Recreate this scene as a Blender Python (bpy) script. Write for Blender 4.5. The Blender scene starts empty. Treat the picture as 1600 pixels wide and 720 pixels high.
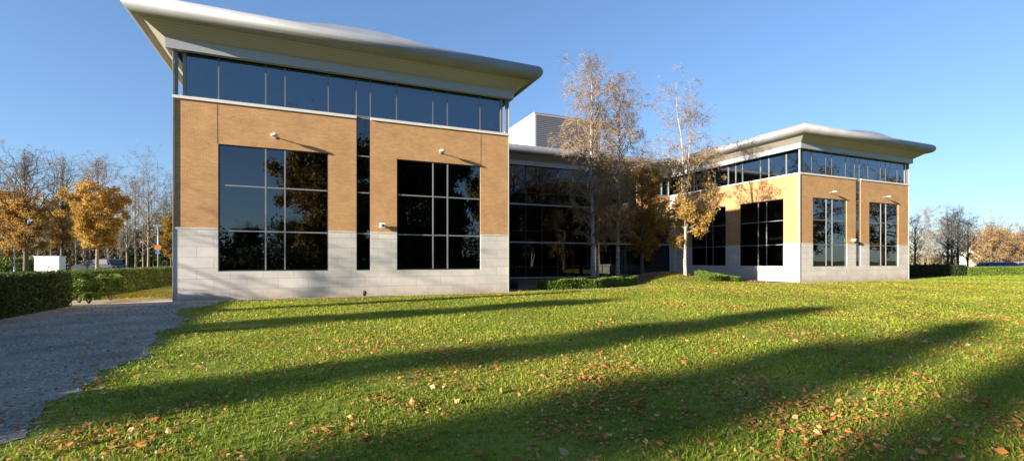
import bpy, math
import numpy as np
from math import radians as rad, sin, cos, pi

S = bpy.context.scene
COL = S.collection
EYE = 1.65
EL, AZ = rad(13.0), rad(12.0)      # sun height, and the way its light travels measured from +x
CF, SF = 0.397, 0.918            # camera forward in plan is (CF, SF)

def ray(px, d):
    """ground point at depth d along the column px of a 1600 px wide survey of the site"""
    r = (px - 800) / 735 * d
    return (CF * d + SF * r, SF * d - CF * r)

# ------------------------------------------------------------------ scene objects
ORI = {}
def tag(o, label=None, cat=None, group=None, kind=None):
    if label: o['label'] = label
    if cat: o['category'] = cat
    if group: o['group'] = group
    if kind: o['kind'] = kind
    return o

def empty(name, loc, label, cat, group=None, rz=0):
    o = bpy.data.objects.new(name, None); COL.objects.link(o)
    o.location = loc; o.rotation_euler = (0, 0, rz); o.empty_display_size = .3
    ORI[o] = np.array(loc, float)
    return tag(o, label, cat, group)

def link(name, me, parent=None, loc=None):
    o = bpy.data.objects.new(name, me); COL.objects.link(o)
    if parent is not None:
        o.parent = parent
        ORI[o] = ORI.get(parent, np.zeros(3))
    elif loc is not None:
        o.location = loc; ORI[o] = np.array(loc, float)
    else:
        ORI[o] = np.zeros(3)
    return o

def copy_tree(src, loc, rz=0., sc=1., label=None):
    r = src.copy(); COL.objects.link(r); r.location = loc; r.rotation_euler = (0, 0, rz); r.scale = (sc, sc, sc)
    if label: r['label'] = label
    for ch in list(src.children):
        c = ch.copy(); COL.objects.link(c); c.parent = r
        for g in list(ch.children):
            d = g.copy(); COL.objects.link(d); d.parent = c
    return r

def np_mesh(name, V, quads=None, tris=None, mats=(), mi=None, rnd=None, smooth=False, uv=None):
    """mesh from arrays; polygons are the quads and then the tris"""
    me = bpy.data.meshes.new(name)
    V = np.ascontiguousarray(V, dtype=np.float32)
    q = np.zeros((0, 4), np.int32) if quads is None else np.asarray(quads, np.int32)
    t = np.zeros((0, 3), np.int32) if tris is None else np.asarray(tris, np.int32)
    loops = np.concatenate([q.ravel(), t.ravel()]).astype(np.int32)
    starts = np.concatenate([np.arange(len(q)) * 4, len(q) * 4 + np.arange(len(t)) * 3]).astype(np.int32)
    me.vertices.add(len(V)); me.vertices.foreach_set('co', V.ravel())
    me.loops.add(len(loops)); me.loops.foreach_set('vertex_index', loops)
    me.polygons.add(len(starts)); me.polygons.foreach_set('loop_start', starts)
    for m in mats: me.materials.append(m)
    if mi is not None: me.polygons.foreach_set('material_index', np.asarray(mi, np.int32))
    me.polygons.foreach_set('use_smooth', np.full(len(starts), smooth, bool))
    if rnd is not None:
        a = me.attributes.new('rnd', 'FLOAT', 'POINT'); a.data.foreach_set('value', np.asarray(rnd, np.float32))
    if uv is not None:
        u = me.uv_layers.new(name='UVMap'); u.data.foreach_set('uv', np.asarray(uv, np.float32)[loops].ravel())
    me.update(calc_edges=True); me.validate()
    return me

class MB:
    """collects boxes, quads and tubes and links them as one mesh with metric box-projected UVs"""
    def __init__(s): s.v = []; s.f = []; s.m = []
    def face(s, pts, m=0):
        b = len(s.v); s.v += [tuple(map(float, p)) for p in pts]; s.f.append(tuple(range(b, b + len(pts)))); s.m.append(m)
    def box(s, x0, x1, y0, y1, z0, z1, m=0):
        b = len(s.v)
        s.v += [(x, y, z) for z in (z0, z1) for x, y in ((x0, y0), (x1, y0), (x1, y1), (x0, y1))]
        for f in ((3, 2, 1, 0), (4, 5, 6, 7), (0, 1, 5, 4), (1, 2, 6, 5), (2, 3, 7, 6), (3, 0, 4, 7)):
            s.f.append(tuple(b + i for i in f)); s.m.append(m)
    def tube(s, p0, p1, r0, r1=None, n=8, m=0, cap=True):
        r1 = r0 if r1 is None else r1
        p0 = np.array(p0, float); p1 = np.array(p1, float); t = p1 - p0; t /= np.linalg.norm(t)
        a = np.array((0, 0, 1.)) if abs(t[2]) < .9 else np.array((1., 0, 0))
        u = np.cross(t, a); u /= np.linalg.norm(u); w = np.cross(t, u)
        b = len(s.v)
        for p, r in ((p0, r0), (p1, r1)):
            for k in range(n):
                q = p + r * (cos(2 * pi * k / n) * u + sin(2 * pi * k / n) * w); s.v.append(tuple(q))
        for k in range(n):
            s.f.append((b + k, b + n + k, b + n + (k + 1) % n, b + (k + 1) % n)); s.m.append(m)
        if cap:
            s.f.append(tuple(b + k for k in range(n))); s.m.append(m)
            s.f.append(tuple(b + n + k for k in reversed(range(n)))); s.m.append(m)
    def lathe(s, c, prof, n=16, axis='z', m=0):
        b = len(s.v)
        for r, h in prof:
            for k in range(n):
                a = 2 * pi * k / n
                o = {'z': (r * cos(a), r * sin(a), h), 'y': (r * cos(a), h, r * sin(a)), 'x': (h, r * cos(a), r * sin(a))}[axis]
                s.v.append((c[0] + o[0], c[1] + o[1], c[2] + o[2]))
        for j in range(len(prof) - 1):
            for k in range(n):
                a0 = b + j * n + k; a1 = b + j * n + (k + 1) % n
                s.f.append((a0, a1, a1 + n, a0 + n)); s.m.append(m)
        s.f.append(tuple(b + k for k in reversed(range(n)))); s.m.append(m)
        s.f.append(tuple(b + (len(prof) - 1) * n + k for k in range(n))); s.m.append(m)
    def build(s, name, mats, parent=None, loc=None, smooth=False, bevel=0, auto=None):
        if not isinstance(mats, (list, tuple)): mats = [mats]
        base = ORI[parent] if parent is not None else (np.array(loc, float) if loc is not None else np.zeros(3))
        me = bpy.data.meshes.new(name)
        V = np.array(s.v, float)
        me.from_pydata((V - base).tolist(), [], s.f)
        for m in mats: me.materials.append(m)
        me.polygons.foreach_set('material_index', s.m)
        uvl = me.uv_layers.new(name='UVMap')
        for p in me.polygons:
            n = p.normal
            ax, ay, az = abs(n.x), abs(n.y), abs(n.z)
            for li in p.loop_indices:
                c = V[me.loops[li].vertex_index]
                uvl.data[li].uv = (c[0], c[1]) if az > .75 else ((c[1], c[2]) if ax > ay else (c[0], c[2]))
            p.use_smooth = smooth
        me.update()
        o = link(name, me, parent, loc)
        if bevel:
            b = o.modifiers.new('Bevel', 'BEVEL'); b.width = bevel; b.segments = 2; b.limit_method = 'ANGLE'
        return o

# ------------------------------------------------------------------ materials
def lin(c):
    return tuple(((x / 255 + .055) / 1.055) ** 2.4 if x > 10 else x / 255 / 12.92 for x in c) + (1,)

def mat(name, col=(.5, .5, .5), rough=.6, metal=0., spec=.5, noise=None, bump=None, coords='Object'):
    m = bpy.data.materials.new(name); m.use_nodes = True
    nt = m.node_tree; b = nt.nodes['Principled BSDF']
    b.inputs['Base Color'].default_value = (*col, 1); b.inputs['Roughness'].default_value = rough
    b.inputs['Metallic'].default_value = metal; b.inputs['Specular IOR Level'].default_value = spec
    tc = nt.nodes.new('ShaderNodeTexCoord')
    if noise:                                   # (scale, amount)
        n = nt.nodes.new('ShaderNodeTexNoise'); n.inputs['Scale'].default_value = noise[0]; n.inputs['Detail'].default_value = 6
        nt.links.new(tc.outputs[coords], n.inputs['Vector'])
        mr = nt.nodes.new('ShaderNodeMapRange'); mr.inputs[1].default_value = .3; mr.inputs[2].default_value = .7
        mr.inputs[3].default_value = 1 - noise[1]; mr.inputs[4].default_value = 1 + noise[1]
        nt.links.new(n.outputs[0], mr.inputs[0])
        mx = nt.nodes.new('ShaderNodeVectorMath'); mx.operation = 'SCALE'; mx.inputs[0].default_value = col
        nt.links.new(mr.outputs[0], mx.inputs['Scale']); nt.links.new(mx.outputs[0], b.inputs['Base Color'])
    if bump:                                    # (scale, strength, distance)
        n = nt.nodes.new('ShaderNodeTexNoise'); n.inputs['Scale'].default_value = bump[0]; n.inputs['Detail'].default_value = 5
        nt.links.new(tc.outputs[coords], n.inputs['Vector'])
        bp = nt.nodes.new('ShaderNodeBump'); bp.inputs['Strength'].default_value = bump[1]; bp.inputs['Distance'].default_value = bump[2]
        nt.links.new(n.outputs[0], bp.inputs['Height']); nt.links.new(bp.outputs[0], b.inputs['Normal'])
    return m

def masonry(name, c1, c2, mortar, bw, rh, ms, var=.12, stain=None, bump=.4):
    m = bpy.data.materials.new(name); m.use_nodes = True
    nt = m.node_tree; N = nt.nodes; L = nt.links; b = N['Principled BSDF']; b.inputs['Roughness'].default_value = .85
    b.inputs['Specular IOR Level'].default_value = .25
    uv = N.new('ShaderNodeUVMap'); uv.uv_map = 'UVMap'
    br = N.new('ShaderNodeTexBrick'); br.inputs['Scale'].default_value = 1
    br.inputs['Brick Width'].default_value = bw; br.inputs['Row Height'].default_value = rh
    br.inputs['Mortar Size'].default_value = ms; br.inputs['Mortar Smooth'].default_value = .2
    br.inputs['Color1'].default_value = (*c1, 1); br.inputs['Color2'].default_value = (*c2, 1); br.inputs['Mortar'].default_value = (*mortar, 1)
    L.new(uv.outputs[0], br.inputs['Vector'])
    n = N.new('ShaderNodeTexNoise'); n.inputs['Scale'].default_value = 1.1; n.inputs['Detail'].default_value = 8; n.inputs['Roughness'].default_value = .65
    L.new(uv.outputs[0], n.inputs['Vector'])
    mr = N.new('ShaderNodeMapRange'); mr.inputs[1].default_value = .3; mr.inputs[2].default_value = .7
    mr.inputs[3].default_value = 1 - var; mr.inputs[4].default_value = 1 + var
    L.new(n.outputs[0], mr.inputs[0])
    sc = N.new('ShaderNodeVectorMath'); sc.operation = 'SCALE'
    L.new(br.outputs['Color'], sc.inputs[0]); L.new(mr.outputs[0], sc.inputs['Scale'])
    out = sc.outputs[0]
    if stain:                                   # splash-back dirt near the ground: (colour, height)
        sx = N.new('ShaderNodeSeparateXYZ'); L.new(uv.outputs[0], sx.inputs[0])
        ad = N.new('ShaderNodeMath'); ad.operation = 'ADD'
        n2 = N.new('ShaderNodeTexNoise'); n2.inputs['Scale'].default_value = 2.2; n2.inputs['Detail'].default_value = 5
        L.new(uv.outputs[0], n2.inputs['Vector'])
        ms2 = N.new('ShaderNodeMath'); ms2.operation = 'MULTIPLY_ADD'; ms2.inputs[1].default_value = -1.1; ms2.inputs[2].default_value = .55
        L.new(n2.outputs[0], ms2.inputs[0]); L.new(sx.outputs[1], ad.inputs[0]); L.new(ms2.outputs[0], ad.inputs[1])
        m2 = N.new('ShaderNodeMapRange'); m2.inputs[1].default_value = 0; m2.inputs[2].default_value = stain[1]
        m2.inputs[3].default_value = .6; m2.inputs[4].default_value = 0
        L.new(ad.outputs[0], m2.inputs[0])
        mx = N.new('ShaderNodeMix'); mx.data_type = 'RGBA'; L.new(m2.outputs[0], mx.inputs[0])
        L.new(out, mx.inputs[6]); mx.inputs[7].default_value = (*stain[0], 1); out = mx.outputs[2]
    L.new(out, b.inputs['Base Color'])
    bp = N.new('ShaderNodeBump'); bp.inputs['Strength'].default_value = bump; bp.inputs['Distance'].default_value = .008
    iv = N.new('ShaderNodeMath'); iv.operation = 'SUBTRACT'; iv.inputs[0].default_value = 1; L.new(br.outputs['Fac'], iv.inputs[1])
    L.new(iv.outputs[0], bp.inputs['Height']); L.new(bp.outputs[0], b.inputs['Normal'])
    return m

def leafmat(name, stops, trans=.35, rough=.6):
    """colour picked per leaf from a ramp"""
    m = bpy.data.materials.new(name); m.use_nodes = True
    nt = m.node_tree; N = nt.nodes; L = nt.links; b = N['Principled BSDF']
    b.inputs['Roughness'].default_value = rough; b.inputs['Specular IOR Level'].default_value = .3
    at = N.new('ShaderNodeAttribute'); at.attribute_name = 'rnd'
    cr = N.new('ShaderNodeValToRGB'); e = cr.color_ramp.elements
    while len(e) < len(stops): e.new(.5)
    for i, (p, c) in enumerate(stops): e[i].position = p; e[i].color = (*c, 1)
    L.new(at.outputs['Fac'], cr.inputs[0]); L.new(cr.outputs[0], b.inputs['Base Color'])
    if trans:
        t = N.new('ShaderNodeBsdfTranslucent'); mx = N.new('ShaderNodeMixShader'); mx.inputs[0].default_value = trans
        L.new(cr.outputs[0], t.inputs[0]); L.new(b.outputs[0], mx.inputs[1]); L.new(t.outputs[0], mx.inputs[2])
        L.new(mx.outputs[0], N['Material Output'].inputs[0])
    return m

def glass(name, tint, ior=2.1, refl=(.85, .93, 1)):
    m = bpy.data.materials.new(name); m.use_nodes = True
    nt = m.node_tree; N = nt.nodes; L = nt.links; N.remove(N['Principled BSDF'])
    fr = N.new('ShaderNodeFresnel'); fr.inputs[0].default_value = ior
    g = N.new('ShaderNodeBsdfGlossy'); g.inputs['Roughness'].default_value = .012; g.inputs[0].default_value = (*refl, 1)
    tr = N.new('ShaderNodeBsdfTransparent'); tr.inputs[0].default_value = (*tint, 1)
    # slight waviness of the float glass
    tc = N.new('ShaderNodeTexCoord'); n = N.new('ShaderNodeTexNoise'); n.inputs['Scale'].default_value = .55; n.inputs['Detail'].default_value = 1
    L.new(tc.outputs['Object'], n.inputs['Vector'])
    bp = N.new('ShaderNodeBump'); bp.inputs['Strength'].default_value = .25; bp.inputs['Distance'].default_value = .02
    L.new(n.outputs[0], bp.inputs['Height']); L.new(bp.outputs[0], g.inputs['Normal'])
    mx = N.new('ShaderNodeMixShader'); L.new(fr.outputs[0], mx.inputs[0]); L.new(tr.outputs[0], mx.inputs[1]); L.new(g.outputs[0], mx.inputs[2])
    L.new(mx.outputs[0], N['Material Output'].inputs[0])
    return m

M = {}
M['brick'] = masonry('buff_brick', (.57, .305, .122), (.47, .245, .096), (.46, .29, .16), .225, .075, .010, .13)
M['stone'] = masonry('pale_stone', (.66, .61, .55), (.59, .545, .49), (.44, .40, .355), 1.2, .445, .010, .13, ((.33, .24, .15), .55), .6)
M['cap'] = mat('stone_cap', (.58, .54, .48), .8, noise=(3, .08))
M['sill'] = mat('white_sill', (.72, .68, .62), .5, noise=(2, .05))
M['metal'] = mat('silver_coated_metal', (.28, .285, .295), .6, .15, noise=(.9, .10), bump=(.7, .15, .02))
M['band'] = mat('silver_band', (.36, .37, .385), .5, .2)
M['clframe'] = mat('top_storey_frame_grey', (.20, .20, .20), .45, .3)
M['frame'] = mat('window_frame_grey', (.28, .28, .28), .4, .3)
M['darkframe'] = mat('window_frame_dark', (.05, .055, .06), .4, .3)
M['bluegrey'] = mat('transom_bluegrey', (.33, .37, .41), .4, .3)
M['glass'] = glass('tinted_glass', (.16, .18, .19))
M['glassb'] = glass('blue_tinted_glass', (.09, .12, .15), 2.6, (.75, .9, 1))
M['glassd'] = glass('dark_tinted_glass', (.14, .145, .15), 1.75)
M['inside'] = mat('office_interior', (.12, .115, .105), .9, noise=(.6, .4))
M['blind'] = mat('interior_white', (.7, .7, .68), .7)
M['ribpanel'] = mat('dark_grey_ribbed_panel', (.17, .17, .18), .5, .3)
M['roofskin'] = mat('roof_sheet', (.42, .45, .50), .45, .4, noise=(.8, .1))
M['concrete'] = mat('path_paving', (.42, .35, .27), .9, noise=(2.5, .18), bump=(30, .3, .01))
M['asphalt'] = mat('asphalt', (.06, .06, .062), .9, noise=(4, .2), bump=(60, .4, .01))
M['bark'] = mat('brown_bark', (.11, .085, .06), .9, noise=(6, .35), bump=(22, .6, .02))
M['darkbark'] = mat('dark_bark', (.05, .045, .045), .9)
M['palebark'] = mat('pale_bark', (.21, .175, .13), .85, noise=(5, .3), bump=(18, .5, .02))
M['twig'] = mat('brown_twig', (.25, .19, .15), .85)
M['paletwig'] = mat('pale_twig', (.22, .165, .12), .85)
M['white'] = mat('white_paint', (.82, .82, .80), .45, noise=(2, .04))
M['black'] = mat('black_rubber', (.02, .02, .02), .7)
M['chrome'] = mat('alloy', (.6, .6, .6), .25, .9)
M['trimgrey'] = mat('grey_trim', (.30, .30, .30), .6)
M['galv'] = mat('galvanised_steel', (.40, .44, .48), .5, .5, noise=(8, .1))

# soffit boards: fine lines running along the eaves
def soffit_mat():
    m = mat('soffit_boards', (.33, .275, .215), .6)
    nt = m.node_tree; N = nt.nodes; L = nt.links; b = N['Principled BSDF']
    a = N.new('ShaderNodeAttribute'); a.attribute_name = 'rnd'
    w = N.new('ShaderNodeMath'); w.operation = 'MULTIPLY'; w.inputs[1].default_value = 9
    fr = N.new('ShaderNodeMath'); fr.operation = 'FRACT'
    L.new(a.outputs['Fac'], w.inputs[0]); L.new(w.outputs[0], fr.inputs[0])
    lt = N.new('ShaderNodeMath'); lt.operation = 'LESS_THAN'; lt.inputs[1].default_value = .12; L.new(fr.outputs[0], lt.inputs[0])
    mx = N.new('ShaderNodeMix'); mx.data_type = 'RGBA'; mx.inputs[6].default_value = (.39, .355, .305, 1); mx.inputs[7].default_value = (.25, .225, .19, 1)
    L.new(lt.outputs[0], mx.inputs[0]); L.new(mx.outputs[2], b.inputs['Base Color'])
    return m
M['soffit'] = soffit_mat()

def cladding_mat():
    m = mat('ribbed_cladding', (.6, .58, .54), .45, .2)
    nt = m.node_tree; N = nt.nodes; L = nt.links; b = N['Principled BSDF']
    uv = N.new('ShaderNodeUVMap'); sx = N.new('ShaderNodeSeparateXYZ'); L.new(uv.outputs[0], sx.inputs[0])
    mu = N.new('ShaderNodeMath'); mu.operation = 'MULTIPLY'; mu.inputs[1].default_value = 2 * pi / .3; L.new(sx.outputs[1], mu.inputs[0])
    sn = N.new('ShaderNodeMath'); sn.operation = 'SINE'; L.new(mu.outputs[0], sn.inputs[0])
    bp = N.new('ShaderNodeBump'); bp.inputs['Strength'].default_value = .8; bp.inputs['Distance'].default_value = .03
    L.new(sn.outputs[0], bp.inputs['Height']); L.new(bp.outputs[0], b.inputs['Normal'])
    return m
M['clad'] = cladding_mat()
def rib(m):
    nt = m.node_tree; N = nt.nodes; L = nt.links; b = N['Principled BSDF']
    uv = N.new('ShaderNodeUVMap'); w = N.new('ShaderNodeTexWave'); w.bands_direction = 'Y'; w.inputs['Scale'].default_value = 1.6; w.inputs['Distortion'].default_value = 0
    L.new(uv.outputs[0], w.inputs[0]); bp = N.new('ShaderNodeBump'); bp.inputs['Distance'].default_value = .05; L.new(w.outputs[1], bp.inputs['Height']); L.new(bp.outputs[0], b.inputs['Normal'])
rib(M['ribpanel'])

def birch_mat():
    m = mat('birch_bark', (.6, .56, .5), .7)
    nt = m.node_tree; N = nt.nodes; L = nt.links; b = N['Principled BSDF']
    tc = N.new('ShaderNodeTexCoord'); mp = N.new('ShaderNodeMapping'); mp.inputs['Scale'].default_value = (3, 3, 9)
    n = N.new('ShaderNodeTexNoise'); n.inputs['Scale'].default_value = 1.3; n.inputs['Detail'].default_value = 6
    L.new(tc.outputs['Object'], mp.inputs[0]); L.new(mp.outputs[0], n.inputs['Vector'])
    cr = N.new('ShaderNodeValToRGB'); e = cr.color_ramp.elements
    e[0].position = .36; e[0].color = (.07, .06, .05, 1); e[1].position = .5; e[1].color = (.36, .33, .285, 1)
    L.new(n.outputs[0], cr.inputs[0]); L.new(cr.outputs[0], b.inputs['Base Color'])
    return m
M['birch'] = birch_mat()

M['leaf_orange'] = leafmat('orange_autumn_leaf', [(0, (.30, .17, .035)), (.5, (.46, .28, .065)), (1, (.56, .40, .11))], .45)
M['leaf_amber'] = leafmat('amber_autumn_leaf', [(0, (.28, .15, .035)), (.6, (.46, .26, .06)), (1, (.56, .36, .10))], .5)
M['leaf_tan'] = leafmat('tan_birch_leaf', [(0, (.26, .155, .06)), (.6, (.44, .27, .10)), (1, (.58, .38, .12))])
M['leaf_gold'] = leafmat('dull_gold_leaf', [(0, (.22, .13, .015)), (.5, (.36, .21, .02)), (1, (.42, .27, .04))])
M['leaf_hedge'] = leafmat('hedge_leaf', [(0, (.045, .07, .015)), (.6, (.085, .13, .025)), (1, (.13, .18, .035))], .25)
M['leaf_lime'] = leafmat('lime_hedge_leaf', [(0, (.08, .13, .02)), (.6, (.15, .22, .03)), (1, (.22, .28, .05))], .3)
M['leaf_dark'] = leafmat('evergreen_and_shaded_leaf', [(0, (.02, .035, .012)), (1, (.05, .075, .025))], .15)
M['leaf_oak'] = leafmat('russet_oak_leaf', [(0, (.12, .08, .02)), (.6, (.26, .16, .035)), (1, (.38, .25, .05))], .3)
M['leaf_wood'] = leafmat('woodland_leaf', [(0, (.035, .04, .015)), (.5, (.09, .075, .03)), (.85, (.15, .11, .04)), (1, (.22, .22, .04))], .2)
M['leaf_litter'] = leafmat('fallen_leaf', [(0, (.20, .08, .022)), (.35, (.46, .18, .04)), (.75, (.58, .29, .085)), (1, (.62, .42, .19))], .25, .8)
M['blade'] = leafmat('grass_blade', [(0, (.12, .19, .016)), (.5, (.26, .32, .026)), (.9, (.39, .40, .045)), (1, (.42, .32, .11))], .5, .5)
M['stonechip'] = leafmat('gravel_chip', [(0, (.15, .14, .115)), (.6, (.36, .33, .265)), (1, (.6, .55, .45))], 0, .9)
M['mulch'] = mat('soil_mulch', (.09, .06, .04), .95, noise=(5, .4), bump=(25, .8, .03))

def ground_mat(name, cols, s1, s2, bump):
    m = bpy.data.materials.new(name); m.use_nodes = True
    nt = m.node_tree; N = nt.nodes; L = nt.links; b = N['Principled BSDF']; b.inputs['Roughness'].default_value = .95
    b.inputs['Specular IOR Level'].default_value = .1
    tc = N.new('ShaderNodeTexCoord')
    n = N.new('ShaderNodeTexNoise'); n.inputs['Scale'].default_value = s1; n.inputs['Detail'].default_value = 8; n.inputs['Roughness'].default_value = .7
    n2 = N.new('ShaderNodeTexNoise'); n2.inputs['Scale'].default_value = s2; n2.inputs['Detail'].default_value = 4
    L.new(tc.outputs['Object'], n.inputs['Vector']); L.new(tc.outputs['Object'], n2.inputs['Vector'])
    cr = N.new('ShaderNodeValToRGB'); e = cr.color_ramp.elements
    while len(e) < len(cols): e.new(.5)
    for i, c in enumerate(cols): e[i].position = .32 + .36 * i / (len(cols) - 1); e[i].color = (*c, 1)
    L.new(n.outputs[0], cr.inputs[0])
    mr = N.new('ShaderNodeMapRange'); mr.inputs[1].default_value = .3; mr.inputs[2].default_value = .7; mr.inputs[3].default_value = .72; mr.inputs[4].default_value = 1.28
    L.new(n2.outputs[0], mr.inputs[0])
    sc = N.new('ShaderNodeVectorMath'); sc.operation = 'SCALE'; L.new(cr.outputs[0], sc.inputs[0]); L.new(mr.outputs[0], sc.inputs['Scale'])
    L.new(sc.outputs[0], b.inputs['Base Color'])
    bp = N.new('ShaderNodeBump'); bp.inputs['Strength'].default_value = bump[0]; bp.inputs['Distance'].default_value = bump[1]
    L.new(n.outputs[0], bp.inputs['Height']); L.new(bp.outputs[0], b.inputs['Normal'])
    return m
M['lawn'] = ground_mat('lawn_turf', [(.11, .12, .02), (.20, .235, .03), (.31, .30, .055)], 9, .35, (.8, .04))
M['gravel'] = ground_mat('loose_gravel', [(.13, .12, .095), (.31, .285, .225), (.52, .47, .37)], 26, .8, (1, .03))
M['meadow'] = ground_mat('far_meadow', [(.07, .10, .02), (.12, .17, .03), (.15, .19, .04)], .8, .05, (.3, .05))

# ------------------------------------------------------------------ terrain
def height(x, y):
    x = np.asarray(x, float); y = np.asarray(y, float)
    return .84 * np.exp(-(((x - 23.7) / 4.0) ** 2 + ((y - 26.9) / 2.3) ** 2)) + .10 * np.exp(-(((x - 24) / 7) ** 2 + ((y - 20) / 4.5) ** 2))

def sheet(name, xs, ys, m, dz, kind='structure', warp=None):
    X, Y = np.meshgrid(xs, ys)
    if warp is not None: X, Y = warp(X, Y)
    V = np.stack([X, Y, height(X, Y) + dz], -1).reshape(-1, 3)
    nx, ny = len(xs), len(ys)
    i = np.arange(nx - 1)[None, :] + nx * np.arange(ny - 1)[:, None]
    Q = np.stack([i, i + 1, i + 1 + nx, i + nx], -1).reshape(-1, 4)
    o = link(name, np_mesh(name, V, Q, mats=[m], smooth=True)); tag(o, kind=kind)
    return o

def wob(t, s=1.):
    return s * (.22 * np.sin(t * 1.3 + .5) + .13 * np.sin(t * 3.1 + 2) + .08 * np.sin(t * 7.7) + .05 * np.sin(t * 17.3 + 1) + .03 * np.sin(t * 41))

def gravel_edge(y):          # x of the ragged lawn edge of the drive
    y = np.asarray(y, float)
    return np.interp(y, [-20, 0, 4, 6, 8, 12, 15, 17, 19, 20.6, 21.6], [-2.6, -2.6, -2.68, -2.68, -2.62, -2.9, -3.15, -3.5, -4.0, -3.3, -3.2]) + wob(y, .55)

lawn_xs = np.concatenate([np.linspace(-70, 10, 90), np.linspace(10.4, 36, 70), np.linspace(37, 170, 90)])
lawn_ys = np.concatenate([np.linspace(-60, 16, 60), np.linspace(16.4, 34, 50), np.linspace(35, 120, 60)])
sheet('lawn', lawn_xs, lawn_ys, M['lawn'], 0)
g = MB(); g.box(-2500, 2500, -2500, 2500, -.4, -.06); tag(g.build('ground', M['meadow']), kind='structure')

yy = np.linspace(-14, 22.3, 420)
def gw(X, Y):
    u = (X + 1) / 1.0
    xe = gravel_edge(Y)
    yb = Y
    return -8.7 + (xe + 8.7) * X, yb
sheet('gravel_drive', np.linspace(0, 1, 14), yy, M['gravel'], .006, warp=gw)
# paved path crossing in front of the building's corner, and the strip along the walls
def pw(X, Y): return X, Y + wob(X, .12)
sheet('path', np.linspace(-16, -5.0, 40), np.linspace(22.5, 24.6, 4), M['concrete'], .010, warp=pw)
sheet('path', np.linspace(-4.99, 19.2, 60), np.linspace(22.25, 22.78, 3), M['concrete'], .010)
sheet('path', np.linspace(27.5, 49.5, 60), np.linspace(23.25, 23.95, 3), M['concrete'], .010, warp=lambda X, Y: (X, Y - .25 * np.clip((30 - X) / 3, 0, 1)))
sheet('planting_bed', np.linspace(9.7, 34, 50), np.linspace(24.4, 37.9, 40), M['mulch'], .008,
      warp=lambda X, Y: (X, Y + (37.9 - Y) / 13.5 * (wob(X, .5) + 2.2 * np.exp(-((X - 24) / 3.2) ** 2))))
sheet('road', np.linspace(-140, -22, 30), np.linspace(42, 47, 3), M['asphalt'], .010, warp=lambda X, Y: (X, Y + 12 - (X + 22) * -.12))
sheet('car_park', np.linspace(62, 150, 20), np.linspace(52, 70, 6), M['asphalt'], .010, warp=lambda X, Y: (X, Y - (X - 62) * .28))

# ------------------------------------------------------------------ the office building
ROOT = empty('office_building', (20, 24, 0), 'buff brick and pale stone office building, two wide-eaved pavilions joined by dark glass', 'office building')

class Plane:
    """vertical plane: point = origin + u*axis, outward normal n"""
    def __init__(s, o, axis, n): s.o = np.array(o, float); s.a = np.array(axis, float); s.n = np.array(n, float)
    def p(s, u, z, d=0): q = s.o + s.a * u + s.n * d; return (q[0], q[1], z)
    def box(s, mb, u0, u1, z0, z1, d0, d1, m=0):
        P = [s.p(u0, 0, d0), s.p(u1, 0, d1)]
        xs = sorted((P[0][0], P[1][0])); ys = sorted((P[0][1], P[1][1]))
        mb.box(xs[0], xs[1], ys[0], ys[1], z0, z1, m)
    def quad(s, mb, u0, u1, z0, z1, d, m=0):
        pts = [s.p(u0, z0, d), s.p(u1, z0, d), s.p(u1, z1, d), s.p(u0, z1, d)]
        a = np.array(pts[1]) - pts[0]; b = np.array(pts[3]) - pts[0]
        if np.dot(np.cross(a, b), s.n) < 0: pts.reverse()
        mb.face(pts, m)
    def wall(s, mb, u0, u1, z0, z1, holes, th=.32, d=0., m=0, top=True):
        us = sorted({u0, u1, *[h[0] for h in holes], *[h[1] for h in holes]}); us = [u for u in us if u0 <= u <= u1]
        zs = sorted({z0, z1, *[min(max(h[2], z0), z1) for h in holes], *[min(max(h[3], z0), z1) for h in holes]})
        def solid(i, j):
            if i < 0 or j < 0 or i >= len(us) - 1 or j >= len(zs) - 1: return None
            cu = (us[i] + us[i + 1]) / 2; cz = (zs[j] + zs[j + 1]) / 2
            return not any(h[0] < cu < h[1] and h[2] < cz < h[3] for h in holes)
        for i in range(len(us) - 1):
            for j in range(len(zs) - 1):
                if not solid(i, j): continue
                A, B, C, D = us[i], us[i + 1], zs[j], zs[j + 1]
                s.quad(mb, A, B, C, D, d, m)
                if solid(i - 1, j) is False: mb.face([s.p(A, C, d), s.p(A, D, d), s.p(A, D, d - th), s.p(A, C, d - th)], m)
                if solid(i + 1, j) is False: mb.face([s.p(B, C, d), s.p(B, D, d), s.p(B, D, d - th), s.p(B, C, d - th)], m)
                if solid(i, j - 1) is False: mb.face([s.p(A, C, d), s.p(B, C, d), s.p(B, C, d - th), s.p(A, C, d - th)], m)
                if solid(i, j + 1) is False or (top and j == len(zs) - 2): mb.face([s.p(A, D, d), s.p(B, D, d), s.p(B, D, d - th), s.p(A, D, d - th)], m)

ZS, ZB, ZT = 2.93, 8.2, 10.1       # stone top, brick top, clerestory head
SILL, HEAD, T1, T2 = 1.2, 6.5, 2.9, 4.8

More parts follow.
